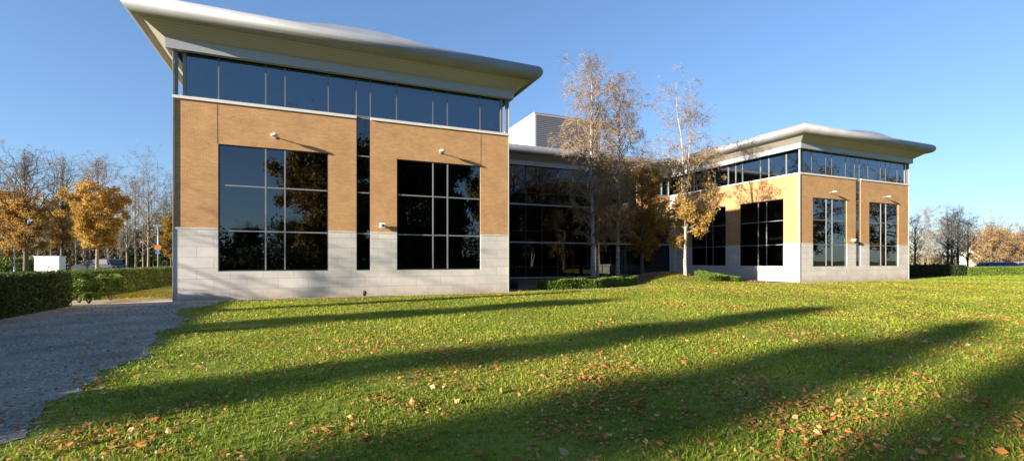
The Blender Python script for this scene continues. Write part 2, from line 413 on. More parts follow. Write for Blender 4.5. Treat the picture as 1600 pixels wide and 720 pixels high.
def window(pl, u0, u1, mulls, label=None, z0=SILL, z1=HEAD, trans=(T1, T2), gm='glass', fm='frame'):
    f = MB(); rec = -.08; t = .028
    for a, b in ((u0, u0 + .045), (u1 - .045, u1)): pl.box(f, a, b, z0, z1, rec - .05, rec + .03)
    for a, b in ((z0, z0 + .05), (z1 - .05, z1)): pl.box(f, u0 + .045, u1 - .045, a, b, rec - .05, rec + .028)
    for u in mulls: pl.box(f, u - t, u + t, z0 + .05, z1 - .05, rec - .05, rec + .034, 1)
    cuts = [u0 + .045] + [v for u in mulls for v in (u - t, u + t)] + [u1 - .045]
    for z in trans:
        for k in range(0, len(cuts), 2): pl.box(f, cuts[k], cuts[k + 1], z - t, z + t, rec - .05, rec + .030, 1)
    o = f.build('window', [M['darkframe'], M[fm]], ROOT)
    if label: o['label'] = label
    p = MB(); pl.quad(p, u0 + .01, u1 - .01, z0 + .01, z1 - .01, rec)
    p.build('pane', M[gm], o)
    return o

def slot(pl, u0, u1, label=None, gm='glass'):
    f = MB(); rec = -.07
    for a, b in ((u0, u0 + .04), (u1 - .04, u1)): pl.box(f, a, b, SILL, ZB + .1, rec - .05, rec + .03)
    pl.box(f, u0 + .04, u1 - .04, SILL, SILL + .05, rec - .05, rec + .028)
    for z in (T1, T2, HEAD, ZB + .07): pl.box(f, u0 + .04, u1 - .04, z - .025, z + .025, rec - .05, rec + .028, 1)
    o = f.build('slot_window', [M['darkframe'], M['frame']], ROOT)
    if label: o['label'] = label
    p = MB(); pl.quad(p, u0 + .01, u1 - .01, SILL + .01, ZB + .09, rec); p.build('pane', M[gm], o)

def clerestory(x0, x1, y0, y1, mx, my_left, label, gm):
    """glass storey set in from the corners, with its mullions"""
    f = MB(); i = .34; z0, z1 = ZB + .12, ZT - .002
    X0, X1, Y0, Y1 = x0 + i, x1 - i, y0 + .1, y1 - .1
    for x in mx: f.box(x - .024, x + .024, Y0 - .010, Y0 + .05, z0, z1)
    for y in my_left: f.box(X0 - .035, X0 + .04, y - .05, y + .05, z0, z1)
    f.box(X0 + .05, X1 - .05, Y0 - .02, Y0 + .03, z0, z0 + .06); f.box(X0 - .02, X0 + .03, Y0 + .05, Y1, z0, z0 + .06)
    for x in (X0, X1): f.box(x - .06, x + .06, Y0 - .06, Y0 + .06, z0, z1)
    for x in (x0 + .06, x1 - .06): f.box(x - .055, x + .055, y0 + .005, y0 + .115, z0, z1)   # outer corner posts
    o = f.build('clerestory_window', M['clframe'], ROOT); o['label'] = label
    p = MB(); z0 -= .02
    p.face([(X0, Y0, z0), (X1, Y0, z0), (X1, Y0, z1), (X0, Y0, z1)])
    p.face([(X0, Y1, z0), (X0, Y0, z0), (X0, Y0, z1), (X0, Y1, z1)])
    p.face([(X1, Y0, z0), (X1, Y1, z0), (X1, Y1, z1), (X1, Y0, z1)])
    p.face([(X1, Y1, z0), (X0, Y1, z0), (X0, Y1, z1), (X1, Y1, z1)])
    p.build('pane', M[gm], o)

BULL_C, BULL_R = 1.0, .38
def eave_profile():
    zc = 11.28
    P = [(.0, ZT, 'b'), (.24, ZT, 'b'), (.25, ZT + .39, 's'), (.93, 10.93, 'd'), (.93, 10.915, 'm')]
    for k in range(11):
        a = rad(-100 + 200 * k / 10 * .98)
        P.append((BULL_C + BULL_R * cos(a), zc + BULL_R * sin(a), 'm'))
    P.append((-.6, 11.50, 'm'))
    return P
def eaves(x0, x1, y0, y1, dz=0., straight=False):
    """mitred eaves swept round a rectangle (or one straight run along y0)"""
    V = []; Q = []; mi = []; rn = []
    pr = eave_profile()
    for o, z, _ in pr:
        rn_v = (o * 1.0)
        if straight: ring = [(x0, y0 - o), (x1, y0 - o)]
        else: ring = [(x0 - o, y0 - o), (x1 + o, y0 - o), (x1 + o, y1 + o), (x0 - o, y1 + o)]
        for x, y in ring: V.append((x, y, z + dz)); rn.append(rn_v)
    n = 2 if straight else 4
    code = {'b': 1, 's': 2, 'd': 0, 'm': 0}
    for j in range(len(pr) - 1):
        for k in range(1 if straight else 4):
            a = j * n + k; b = j * n + (k + 1) % n
            Q.append((a, b, b + n, a + n)); mi.append(code[pr[j][2]])
    return V, Q, mi, rn

def make_roof(x0, x1, y0, y1, label, dz=0., straight=False, arch=True):
    V, Q, mi, rn = eaves(x0, x1, y0, y1, dz, straight)
    V = np.array(V); Q = np.array(Q); mi = np.array(mi)
    base = ORI[ROOT]
    cx = (x0 + x1) / 2
    # roof sheet
    r = MB()
    if arch:
        n = 28; hw = (x1 - x0) / 2 + .6
        us = np.linspace(-hw, hw, n)
        zf = lambda u: max(11.5, 11.93 - .028 * u * u)
        for a, b in zip(us[:-1], us[1:]):
            r.face([(cx + a, y0 - 1.0, zf(a)), (cx + b, y0 - 1.0, zf(b)), (cx + b, y1 + .9, zf(b)), (cx + a, y1 + .9, zf(a))])
            if zf(a) > 11.5 or zf(b) > 11.5:
                r.face([(cx + a, y0 - 1.0, 11.4), (cx + b, y0 - 1.0, 11.4), (cx + b, y0 - 1.0, zf(b)), (cx + a, y0 - 1.0, zf(a))])
    else:
        r.face([(x0, y0 - .9, 11.49), (x1, y0 - .9, 11.49), (x1, y1, 11.49), (x0, y1, 11.49)])
    ro = r.build('roof', M['roofskin'], ROOT, smooth=False); ro['label'] = label
    def sub(name, codes, mats):
        sel = np.isin(mi, codes)
        me = np_mesh(name, V - base, Q[sel], mats=mats, rnd=rn, smooth=(name == 'fascia'))
        return link(name, me, ro)
    sub('fascia', [0], [M['metal']]); sub('band', [1], [M['band']]); sub('soffit', [2], [M['soffit']])
    return ro

def interior(x0, x1, y0, y1, depth_front, label=None):
    m = MB()
    for z in (.02, 3.32, 6.72, ZT + .02): m.box(x0 + .4, x1 - .4, y0 + .45, y1 - .4, z, z + .22)
    m.box(x0 + .45, x1 - .45, y0 + depth_front, y0 + depth_front + .2, .24, ZT)
    o = m.build('floor_slab', M['inside'], ROOT)
    return o

# --- nearer pavilion
AX0, AX1, AY0, AY1 = -4.97, 9.62, 22.8, 42.0
pa = Plane((AX0, AY0, 0), (1, 0, 0), (0, -1, 0))
W1 = (1.52, 5.79); SL = (7.00, 7.63); W2 = (8.84, 13.08)
LEN = AX1 - AX0
def body(pl, L, k, y_side, x0, x1, y0, y1, lab, left_holes=()):
    holes = [(W1[0] * k, W1[1] * k, SILL, HEAD), (SL[0] * k, SL[1] * k, SILL, ZB + .2), (W2[0] * k, W2[1] * k, SILL, HEAD)]
    left = Plane((x0, y0, 0), (0, 1, 0), (-1, 0, 0)); right = Plane((x1, y0, 0), (0, 1, 0), (1, 0, 0)); back = Plane((x0, y1, 0), (1, 0, 0), (0, 1, 0))
    Ls = y1 - y0
    b = MB(); s = MB(); caps = []; sills = []
    for q, hs, ln in ((pl, holes, L), (left, left_holes, Ls), (right, [], Ls), (back, [], L)):
        q.wall(b, 0 if q in (pl, back) else 0, ln, ZS + .07, ZB, hs)
        q.wall(s, -.02 if q in (pl, back) else -.02, ln + .02, -.3, ZS, hs, th=.34, d=.02)
        # cap strip with gaps at the openings
        us = [-.035] + [v for h in sorted(hs) if h[2] < ZS for v in (h[0], h[1])] + [ln + .035]
        for i in range(0, len(us), 2):
            c = MB(); e0 = .3 if (i == 0 and q in (left, right)) else 0; e1 = .3 if (i == len(us) - 2 and q in (left, right)) else 0
            q.box(c, us[i] + e0, us[i + 1] - e1, ZS, ZS + .07, -.3, .035); caps.append(c)
    bo = b.build('brick_wall', M['brick'], ROOT); bo['label'] = 'buff brick upper walls of the ' + lab
    so = s.build('stone_base', M['stone'], ROOT); so['label'] = 'pale stone block base of the ' + lab
    for c in caps: c.build('string_course', M['cap'], so)
    for q, hs, ln in ((pl, holes, L), (left, left_holes, Ls), (right, [], Ls), (back, [], L)):
        us = [-.06] + [v for h in sorted(hs) if h[3] > ZB for v in (h[0], h[1])] + [ln + .06]
        for i in range(0, len(us), 2):
            sl = MB(); e0 = .41 if (i == 0 and q in (left, right)) else 0; e1 = .41 if (i == len(us) - 2 and q in (left, right)) else 0
            q.box(sl, us[i] + e0, us[i + 1] - e1, ZB, ZB + .115, -.35, .06); sl.build('white_sill', M['sill'], ROOT)
    return left

body(pa, LEN, 1., 0, AX0, AX1, AY0, AY1, 'nearer pavilion')
window(pa, *W1, (3.27, 4.02), 'tall nine-pane window at left of the nearer pavilion')
window(pa, *W2, (10.61, 11.35), 'tall nine-pane window at right of the nearer pavilion')
slot(pa, *SL, 'narrow slot window in the middle of the nearer pavilion')
clerestory(AX0, AX1, AY0, AY1, [AX0 + u for u in (1.52, 3.27, 4.02, 5.79, 7.0, 7.63, 8.84, 10.61, 11.35, 13.08)], [AY0 + 2 + 2.5 * k for k in range(6)],
           'blue glass top storey under the eaves of the nearer pavilion', 'glassb')
make_roof(AX0, AX1, AY0, AY1, 'wide-eaved roof of the nearer pavilion')
interior(AX0, AX1, AY0, AY1, 7)
for q in ((-3.52, -3.36, 24.3, 24.45, .24, 2.2), (1.2, 1.5, 26.0, 26.3, .24, 3.3), (5.0, 5.3, 26.5, 26.8, .24, 3.3)):
    m = MB(); m.box(*q); m.build('indoor_column', M['blind'], ROOT)
# corner trims and movement joint
def trim(x, y, sg, z):
    m = MB(); a, b_ = sorted((x + sg * .022, x + sg * .05)); m.box(a, b_, y - .05, y + .08, 0, z); m.build('corner_trim', M['trimgrey'], ROOT)
trim(AX0, AY0, -1, ZT); trim(AX1, AY0, 1, ZT)
for x in (AX0 + 1.49, AX1 - 1.505):
    m = MB(); m.box(x, x + .015, AY0 - .004, AY0 + .01, HEAD, ZB); m.build('movement_joint', M['darkframe'], ROOT)

# --- farther pavilion
BX0, BX1, BY0, BY1 = 34.1, 48.12, 24.0, 46.0
k = (BX1 - BX0) / LEN
pb = Plane((BX0, BY0, 0), (1, 0, 0), (0, -1, 0))
side_holes = [(1.35, 5.4, SILL, HEAD), (6.9, 10.95, SILL, HEAD)]
left = body(pb, BX1 - BX0, k, 0, BX0, BX1, BY0, BY1, 'farther pavilion', side_holes)
window(pb, W1[0] * k, W1[1] * k, (3.27 * k, 4.02 * k), 'tall nine-pane window at left of the farther pavilion front')
window(pb, W2[0] * k, W2[1] * k, (10.61 * k, 11.35 * k), 'tall nine-pane window at right of the farther pavilion front')
slot(pb, SL[0] * k, SL[1] * k, 'narrow slot window of the farther pavilion')
window(left, 1.35, 5.4, (2.87, 3.64), 'dark window on the sunlit side wall nearer its corner', gm='glassd')
window(left, 6.9, 10.95, (8.4, 9.2), 'dark window behind the orange birch foliage', gm='glassd')
clerestory(BX0, BX1, BY0, BY1, [BX0 + u * k for u in (1.52, 3.27, 4.02, 5.79, 7.0, 7.63, 8.84, 10.61, 11.35, 13.08)],
           [BY0 + v for v in (1.35, 2.87, 3.64, 5.4, 6.1, 6.9, 8.4, 9.2, 10.95, 12.6, 14.4)], 'blue glass top storey under the eaves of the farther pavilion', 'glassb')
make_roof(BX0, BX1, BY0, BY1, 'wide-eaved roof of the farther pavilion')
interior(BX0, BX1, BY0, BY1, 8)
trim(BX0, BY0, -1, ZT); trim(BX1, BY0, 1, ZT)
m = MB(); m.box(BX0 - .10, BX0 - .02, 37.1, 37.9, 0, ZB - .01); m.build('pilaster', M['sill'], ROOT)

# --- glass link between them
LY = 38.0
pm = Plane((AX1 + .03, LY, 0), (1, 0, 0), (0, -1, 0)); LL = BX0 - AX1 - .06
f = MB(); us = np.arange(0, LL, 1.62)
for u in us: pm.box(f, u, u + .05, 0, ZT, -.06, .02, 0)
for z in (.12, 3.28, 6.66): pm.box(f, 0, LL, z - .07, z + .07, -.05, .05, 1)
for z in (1.1, 4.3, 7.7): pm.box(f, 0, LL, z - .02, z + .02, -.05, .03, 0)
cw = f.build('curtain_wall', [M['darkframe'], M['bluegrey']], ROOT); cw['label'] = 'dark three-storey curtain wall of the recessed link'
p = MB(); pm.quad(p, 0, LL, .02, ZT, -.02); p.build('pane', M['glassd'], cw)
m = MB(); pm.box(m, 20.2, LL, 6.75, ZB, .03, .16); m.build('brick_spandrel', M['brick'], ROOT)
m = MB()
for u in (20.2, 21.5, 22.4, 23.3, 24.2): pm.box(m, u, u + .09, ZB, ZT - .005, .03, .12)
pm.box(m, 20.2, LL, ZB + .002, ZB + .1, .12, .2); m.build('mullion', M['metal'], ROOT)
make_roof(AX1, BX0, LY, LY + 14, 'lower-lying roof edge over the recessed glass link', dz=-.012, straight=True, arch=False)
m = MB()
for z in (.02, 3.2, 6.6, ZT + .02): m.box(AX1 + .4, BX0 - .4, LY + .4, LY + 12, z, z + .2)
m.box(AX1 + .4, BX0 - .4, LY + 7, LY + 7.2, .22, ZT)
for x in (13, 17.5, 22, 26.5, 31): m.box(x, x + .4, LY + 1.2, LY + 1.6, .22, ZT)
m.build('floor_slab', M['inside'], ROOT)
m = MB(); m.box(21.1, 29.0, 43, 51, 11.3, 16.65); pr = m.build('plant_room', M['clad'], ROOT); pr['label'] = 'ribbed grey plant room on the roof of the link'
m = MB(); m.box(21.25, 28.8, 42.955, 42.997, 11.5, 16.5); lv = m.build('front_panel', M['ribpanel'], pr)  # darker grey ribbed panel laid over the front face of the plant room
m = MB(); m.box(21.06, 29.04, 42.96, 51.04, 16.65, 16.75); m.build('parapet_cap', M['metal'], pr)

# ------------------------------------------------------------------ things on the walls
def wall_light(x, y, z, label):
    o = empty('wall_light', (x, y, z), label, 'wall light', 'floodlights fixed above the tall windows')
    m = MB(); m.tube((x, y, z), (x, y - .30, z + .03), .02, n=8); m.lathe((x, y - .025, z), [(.07, 0), (.07, .025)], 12, 'y'); m.build('arm', M['galv'], o)
    m = MB(); m.lathe((x, y - .36, z + .02), [(.13, -.05), (.16, -.02), (.14, .03), (.07, .07), (.02, .08)], 16); m.build('lamp_shade', M['white'], o, smooth=True)
    m = MB(); m.lathe((x, y - .36, z - .035), [(.11, 0), (.115, .004)], 16); m.build('lens', M['galv'], o)
wall_light(-1.33, AY0, 6.98, 'small white floodlight above the leftmost tall window')
wall_light(6.0, AY0, 6.98, 'small white floodlight above the second window of the nearer pavilion')
wall_light(BX0 + 3.65 * k, BY0, 6.98, 'white floodlight above the left front window of the farther pavilion')
wall_light(BX0 + 10.95 * k, BY0, 6.98, 'white floodlight above the rightmost window of the farther pavilion')
def wall_box(x, y, z, label):
    o = empty('security_camera', (x, y, z), label, 'security camera', 'boxed cameras beside the slot windows')
    m = MB(); m.box(x - .05, x + .05, y - .10, y, z - .05, z + .05); m.build('bracket', M['galv'], o)
    m = MB(); m.box(x - .13, x + .13, y - .34, y - .10, z - .10, z + .12); m.build('housing', M['white'], o, bevel=.02)
    m = MB(); m.lathe((x, y - .36, z), [(.06, 0), (.06, .02)], 12, 'y'); m.build('lens', M['black'], o)
wall_box(3.18, AY0, 3.28, 'white camera housing beside the slot window of the nearer pavilion')
wall_box(BX0 + 6.4 * k, BY0, 3.28, 'white camera housing beside the slot window of the farther pavilion')
o = empty('ground_spotlight', (2.35, 22.45, 0), 'small dark spotlight on the ground below the slot window', 'spotlight')
m = MB(); m.tube((2.35, 22.45, 0), (2.35, 22.45, .12), .02); m.build('stake', M['black'], o)
m = MB(); m.tube((2.35, 22.38, .10), (2.38, 22.56, .20), .075, .085, 10); m.build('lamp_head', M['black'], o)

# ------------------------------------------------------------------ leaves, hedges, trees
def unit(v): return v / np.maximum(np.linalg.norm(v, axis=-1, keepdims=True), 1e-9)

def leaf_arrays(C, size, rng, aspect=.62, flat=0.):
    """one bent diamond per centre"""
    n = len(C)
    d = unit(rng.normal(size=(n, 3)) * (1, 1, 1 - flat)); r = unit(rng.normal(size=(n, 3)) * (1, 1, 1 - flat)); w = unit(np.cross(d, r) + 1e-6)
    if flat: w = unit(np.cross(d, np.tile((0, 0, 1.), (n, 1)) + .35 * rng.normal(size=(n, 3))))
    s = (size * rng.uniform(.65, 1.35, n))[:, None]
    nn = unit(np.cross(d, w))
    V = np.stack([C - d * s * .5, C + w * s * .5 * aspect + nn * s * .08, C + d * s * .5, C - w * s * .5 * aspect + nn * s * .08], 1).reshape(-1, 3)
    return V, np.arange(4 * n).reshape(-1, 4), np.repeat(rng.uniform(0, 1, n), 4)

def tubes(P, R, sides):
    N, K, _ = P.shape
    t = unit(P[:, -1] - P[:, 0]); ref = np.where(np.abs(t[:, 2:3]) > .8, np.array([[1., 0, 0]]), np.array([[0, 0, 1.]]))
    u = unit(np.cross(t, ref)); w = np.cross(t, u)
    a = np.arange(sides) * 2 * pi / sides
    ring = u[:, None, None, :] * np.cos(a)[None, None, :, None] + w[:, None, None, :] * np.sin(a)[None, None, :, None]
    V = (P[:, :, None, :] + ring * R[:, :, None, None]).reshape(-1, 3)
    i = (np.arange(N)[:, None, None] * K + np.arange(K - 1)[None, :, None]) * sides
    k0 = np.arange(sides)[None, None, :]; k1 = (np.arange(sides) + 1) % sides
    Q = np.stack(np.broadcast_arrays(i + k0, i + k1[None, None, :], i + k1[None, None, :] + sides, i + k0 + sides), -1).reshape(-1, 4)
    return V, Q

def kids(P, R, m, tmin, L, ang, droop, K, rng, rscale=.55, rmin=.004, tip=True, tpow=1.):
    """m child polylines for every parent polyline"""
    N, KP, _ = P.shape
    idx = np.repeat(np.arange(N), m); n = len(idx)
    t = tmin + (1 - tmin) * rng.uniform(0, 1, n) ** tpow
    x = t * (KP - 1); j = np.minimum(x.astype(int), KP - 2); fr = (x - j)[:, None]
    st = P[idx, j] * (1 - fr) + P[idx, j + 1] * fr
    rr = R[idx, j] * (1 - fr[:, 0]) + R[idx, j + 1] * fr[:, 0]
    tg = unit(P[idx, j + 1] - P[idx, j])
    pr = rng.normal(size=(n, 3)); pr -= (pr * tg).sum(-1, keepdims=True) * tg; pr = unit(pr)
    a = np.radians(rng.normal(ang, ang * .25, n))[:, None]
    d = tg * np.cos(a) + pr * np.sin(a)
    plen = np.linalg.norm(P[:, -1] - P[:, 0], axis=-1)[idx]
    ln = (L * plen if L < 0 else L) if False else L * plen * (1.15 - .65 * t) * rng.uniform(.6, 1.3, n)
    s = np.linspace(0, 1, K)
    C = st[:, None, :] + d[:, None, :] * (ln[:, None, None] * s[None, :, None])
    C[:, :, 2] -= droop * ln[:, None] * s[None, :] ** 2
    C[:, 1:] += rng.normal(size=(n, K - 1, 3)) * (ln * .05)[:, None, None]
    r0 = np.maximum(rr * rscale, rmin)
    Rr = r0[:, None] * np.linspace(1, .35, K)[None, :]
    return C, np.maximum(Rr, rmin * .5)

def tree_meshes(seed, H, r0, clear, spread, limbs=34, up=35, env='ovoid', droop=.1, sub=7, tw=6, subL=.42, twL=.5, twdroop=.15, twmin=.005,
                leaves=0, lsize=.09, lrange=(0, 1), leafmat_=None, bark='bark', twig='twig', limb=None, forks=1, lean=.02, jit=.05, dense_low=0.):
    rng = np.random.default_rng(seed)
    K = 12; s = np.linspace(0, 1, K)
    T = []; TR = []
    for q in range(forks):
        ph = rng.uniform(0, 6.28); off = (0 if forks == 1 else .10 * H) * s ** 1.3
        wx = np.cumsum(rng.normal(0, lean * H / K, K)); wy = np.cumsum(rng.normal(0, lean * H / K, K)); wx -= wx[0]; wy -= wy[0]
        h = H * (1 if q == 0 else rng.uniform(.8, .95))
        T.append(np.stack([wx + off * cos(ph), wy + off * sin(ph), s * h], -1)); TR.append(r0 * (1 - s) ** .8 * (1 if forks == 1 else .75) + .012)
    T = np.array(T); TR = np.array(TR); TR[:, 0] *= 1.25
    n = limbs
    fi = rng.integers(0, forks, n); t = clear + (1 - clear) * np.linspace(0, .985, n) ** .9
    x = t * (K - 1); j = np.minimum(x.astype(int), K - 2); fr = (x - j)[:, None]
    st = T[fi, j] * (1 - fr) + T[fi, j + 1] * fr; rr = TR[fi, j] * (1 - fr[:, 0]) + TR[fi, j + 1] * fr[:, 0]
    tt = (t - clear) / (1 - clear)
    e = {'ovoid': np.sin(pi * (tt * .86 + .12)) ** .7, 'cone': (1.02 - tt) ** .8 * (.55 + .45 * np.minimum(tt * 5, 1)), 'vase': .5 + .5 * np.sin(pi * tt * .9), 'column': np.minimum(1, (1.05 - tt) * 3.2) * .9}[env]
    az = np.arange(n) * 2.39996 + rng.uniform(-.4, .4, n)
    el = np.radians(up + (80 - up) * tt ** 2.2 + rng.normal(0, 7, n))
    d = np.stack([np.cos(az) * np.cos(el), np.sin(az) * np.cos(el), np.sin(el)], -1)
    ln = spread * e * rng.uniform(.75, 1.2, n) / np.maximum(np.cos(el), .45)
    KL = 6; sl = np.linspace(0, 1, KL)
    LP = st[:, None, :] + d[:, None, :] * (ln[:, None, None] * sl[None, :, None]); LP[:, :, 2] -= droop * ln[:, None] * sl ** 2
    LP[:, 1:] += rng.normal(size=(n, KL - 1, 3)) * (ln * jit)[:, None, None]
    LR = np.maximum(rr * .5, .012)[:, None] * np.linspace(1, .3, KL)[None, :]
    SP, SR = kids(LP, LR, sub, .15, subL, 42, droop * .8, 4, rng, .6, .007)
    WP, WR = kids(SP, SR, tw, .1, twL, 38, twdroop, 3, rng, .6, twmin)
    W2, WR2 = kids(LP, LR, tw, .35, twL * .35, 45, twdroop, 3, rng, .3, twmin)
    WP = np.concatenate([WP, W2]); WR = np.concatenate([WR, WR2])
    vs, qs = [], []; off = 0
    tm = []
    for P, R, sd in ((T, TR, 9), (LP, LR, 5), (SP, SR, 4)):
        v, q = tubes(P, R, sd); vs.append(v); qs.append(q + off); off += len(v); tm.append(np.full(len(q), 0 if sd == 9 else 1))
    trunk = np_mesh('trunk', np.concatenate(vs), np.concatenate(qs), mats=[M[bark], M[limb or bark]], mi=np.concatenate(tm), smooth=True)
    v, q = tubes(WP, WR, 3); mi = np.zeros(len(q), int); rnd = np.full(len(v), .5); mats = [M[twig]]
    if leaves:
        ok = (WP[:, -1, 2] >= lrange[0] * H) & (WP[:, -1, 2] <= lrange[1] * H)
        c = WP[ok]
        if dense_low:
            pw = np.clip(1 - (c[:, -1, 2] / H - lrange[0]) / (lrange[1] - lrange[0]), .02, 1) ** dense_low; pick = rng.choice(len(c), leaves, p=pw / pw.sum())
        else: pick = rng.integers(0, len(c), leaves)
        f = rng.uniform(0, 1, leaves)[:, None]
        C = c[pick, 0] * (1 - f) + c[pick, -1] * f + rng.normal(size=(leaves, 3)) * lsize * .8
        # leaf colour drifts from bough to bough
        lv, lq, lr = leaf_arrays(C, lsize, rng)
        lr = np.clip(lr * .7 + .3 * np.repeat(.5 + .5 * np.sin(C[:, 0] * 1.7 + C[:, 2] * 1.3 + seed), 4), 0, 1)
        q = np.concatenate([q, lq + len(v)]); v = np.concatenate([v, lv]); rnd = np.concatenate([rnd, lr]); mi = np.concatenate([mi, np.ones(len(lq), int)]); mats.append(M[leafmat_])
    crown = np_mesh('crown', v, q, mats=mats, mi=mi, rnd=rnd)
    return trunk, crown

def tree(name, x, y, label, group=None, rz=0, z=None, **kw):
    tr, cr = tree_meshes(**kw)
    o = empty(name, (x, y, float(height(x, y)) - .03 if z is None else z), label, 'tree', group, rz)
    link('trunk', tr, o); link('crown', cr, o)
    return o

def hedge(name, pts, w, h, n, lsize, mname, label, cat='hedge', group=None, seed=1, rough=.06, core=(.03, .035, .015), lumps=0.):
    """clipped hedge along a line: woody core plus leaves standing proud of it"""
    rng = np.random.default_rng(seed); pts = [np.array(p, float) for p in pts]
    seg = np.array([np.linalg.norm(pts[i + 1] - pts[i]) for i in range(len(pts) - 1)]); L = seg.sum(); cum = np.concatenate([[0], np.cumsum(seg)])
    def at(s):
        s = np.clip(s, 0, L - 1e-6); i = np.clip(np.searchsorted(cum, s, side='right') - 1, 0, len(seg) - 1)
        P = np.array(pts); f = ((s - cum[i]) / seg[i])[:, None]; p = P[i] * (1 - f) + P[i + 1] * f; t = unit(P[i + 1] - P[i])
        return p, np.stack([-t[:, 1], t[:, 0]], -1), t
    def hh(s, side): return h * (1 + lumps * (np.sin(s * 1.9 + seed) * .5 + np.sin(s * 4.3 + seed * 2) * .3 + np.sin(side * 3 + s) * .2))
    area = np.array([L * w, L * h, L * h, w * h, w * h]); face = rng.choice(5, n, p=area / area.sum())
    s = rng.uniform(0, L, n); a = rng.uniform(-1, 1, n) * w / 2; z = rng.uniform(0, 1, n)
    a = np.where(face == 1, w / 2, np.where(face == 2, -w / 2, a)); s = np.where(face == 3, 0, np.where(face == 4, L, s))
    z = np.where(face == 0, 1, z) * hh(s, a)
    bulge = 1 + .35 * lumps * np.sin(s * 2.7 + seed)
    # rounded shoulders
    edge = np.clip(1 - (np.abs(a) / (w / 2)) ** 6 * .12, 0, 1); z = z * np.where(face == 0, edge, 1)
    p, nrm, t = at(s); inn = np.abs(rng.normal(0, rough, n))
    xy = p + nrm * (a * bulge - np.sign(a) * np.where(face != 0, inn, 0))[:, None]; z = z - np.where(face == 0, inn, 0)
    xy += t * (np.where(face == 3, inn, 0) - np.where(face == 4, inn, 0))[:, None]
    C = np.column_stack([xy, z + height(xy[:, 0], xy[:, 1])]) + rng.normal(0, .02, (n, 3))
    V, Q, R = leaf_arrays(C, lsize, rng, .7)
    R = np.clip(R * .75 + .25 * np.repeat(.5 + .5 * np.sin(C[:, 0] * 1.3 + C[:, 1] * 1.9 + C[:, 2] * 2.2), 4), 0, 1)
    # core
    ns = max(2, int(L / .8)); ss = np.linspace(.1, L - .1, ns); p, nrm, t = at(ss); ww = w / 2 - rough * 1.6; top = hh(ss, 0) - rough * 2.2
    cv = []
    for sg, zz in ((-1, 0), (-1, 1), (1, 1), (1, 0)):
        q = p + nrm * sg * ww; cv.append(np.column_stack([q, height(q[:, 0], q[:, 1]) + (top if zz else -.05)]))
    cv = np.stack(cv, 1).reshape(-1, 3); cq = []
    for i in range(ns - 1):
        for e in range(3): cq.append((i * 4 + e, i * 4 + e + 1, i * 4 + 5 + e, i * 4 + 4 + e))
    cq += [(0, 1, 2, 3), tuple((ns - 1) * 4 + e for e in (3, 2, 1, 0))]
    b = len(V); V = np.concatenate([V, cv]); Q = np.concatenate([Q, np.array(cq) + b]); R = np.concatenate([R, np.zeros(len(cv))])
    mi = np.concatenate([np.zeros(n, int), np.ones(len(cq), int)])
    org = np.array([*pts[0], 0.])
    o = link(name, np_mesh(name, V - org, Q, mats=[M[mname], M['bark']], mi=mi, rnd=R), loc=org)
    tag(o, label, cat, group)
    return o

def ball_shrub(x, y, r, n, lsize, mname, label, seed, group=None, sq=.85):
    rng = np.random.default_rng(seed); d = unit(rng.normal(size=(n, 3))); d[:, 2] = np.abs(d[:, 2]) * 1.15 - .2
    bump = 1 + .13 * np.sin(d[:, 0] * 7 + seed) * np.sin(d[:, 1] * 6) + .1 * np.sin(d[:, 2] * 9 + seed)
    rad_ = r * bump * (1 - np.abs(rng.normal(0, .13, n)))
    C = d * rad_[:, None] * (1, 1, sq) + (0, 0, r * sq * .75); C = C[C[:, 2] > 0.01]
    V, Q, R = leaf_arrays(C, lsize, rng, .65)
    o = empty('shrub', (x, y, float(height(x, y))), label, 'shrub', group)
    link('foliage', np_mesh('foliage', V, Q, mats=[M[mname]], rnd=R), o)
    b = MB()
    for kk in range(7):
        a = kk * .9 + seed; b.tube((x, y, ORI[o][2] - .02), (x + cos(a) * r * .55, y + sin(a) * r * .55, ORI[o][2] + r * 1.0), .018, .006, 5)
    b.build('stem', M['bark'], o)
    return o

# hedges and shrubs beside the drive
hedge('hedge', [(-8.5, -3), (-8.3, 8), (-8.5, 15), (-8.45, 21.9)], 1.2, 1.26, 62000, .085, 'leaf_hedge', 'long dark clipped hedge along the gravel drive, in front of the white cabinet', seed=3)
hedge('hedge', [(-9.3, 25.3), (-9.0, 33), (-8.6, 46)], 1.2, 1.22, 42000, .085, 'leaf_hedge', 'olive clipped hedge beyond the path, ending at the brick building corner', seed=4)
ball_shrub(-8.2, 23.5, .80, 6500, .085, 'leaf_lime', 'rounded light green bush at the gap between the two left hedges', 5, 'loose bushes at the hedge gap')
ball_shrub(-7.5, 24.4, .72, 4600, .09, 'leaf_lime', 'leafy bush with open twigs beside the path, right of the rounded one', 7, 'loose bushes at the hedge gap')
ball_shrub(-7.7, 22.9, .33, 1500, .07, 'leaf_lime', 'smallest bright low bush at the foot of the hedge gap', 9, 'loose bushes at the hedge gap')
# planting in front of the glass link
hedge('ground_cover_shrub', [(12.2, 23.9), (15.5, 24.1), (19.3, 25.2)], 1.3, .56, 30000, .075, 'leaf_lime', 'long low clipped shrub bed in front of the dark glass link', 'shrub', seed=11, lumps=.18, rough=.05)
hedge('ground_cover_shrub', [(25.2, 24.9), (28.6, 25.3)], 1.3, .40, 14000, .07, 'leaf_lime', 'short low green shrub patch right of the mound and birch', 'shrub', seed=12, lumps=.25, rough=.05)
hedge('ground_cover_shrub', [(9.95, 25.4), (11.2, 25.7)], 1.0, .42, 6000, .07, 'leaf_dark', 'small dark shrub in the corner beside the nearer pavilion', 'shrub', seed=13, lumps=.25, rough=.05)
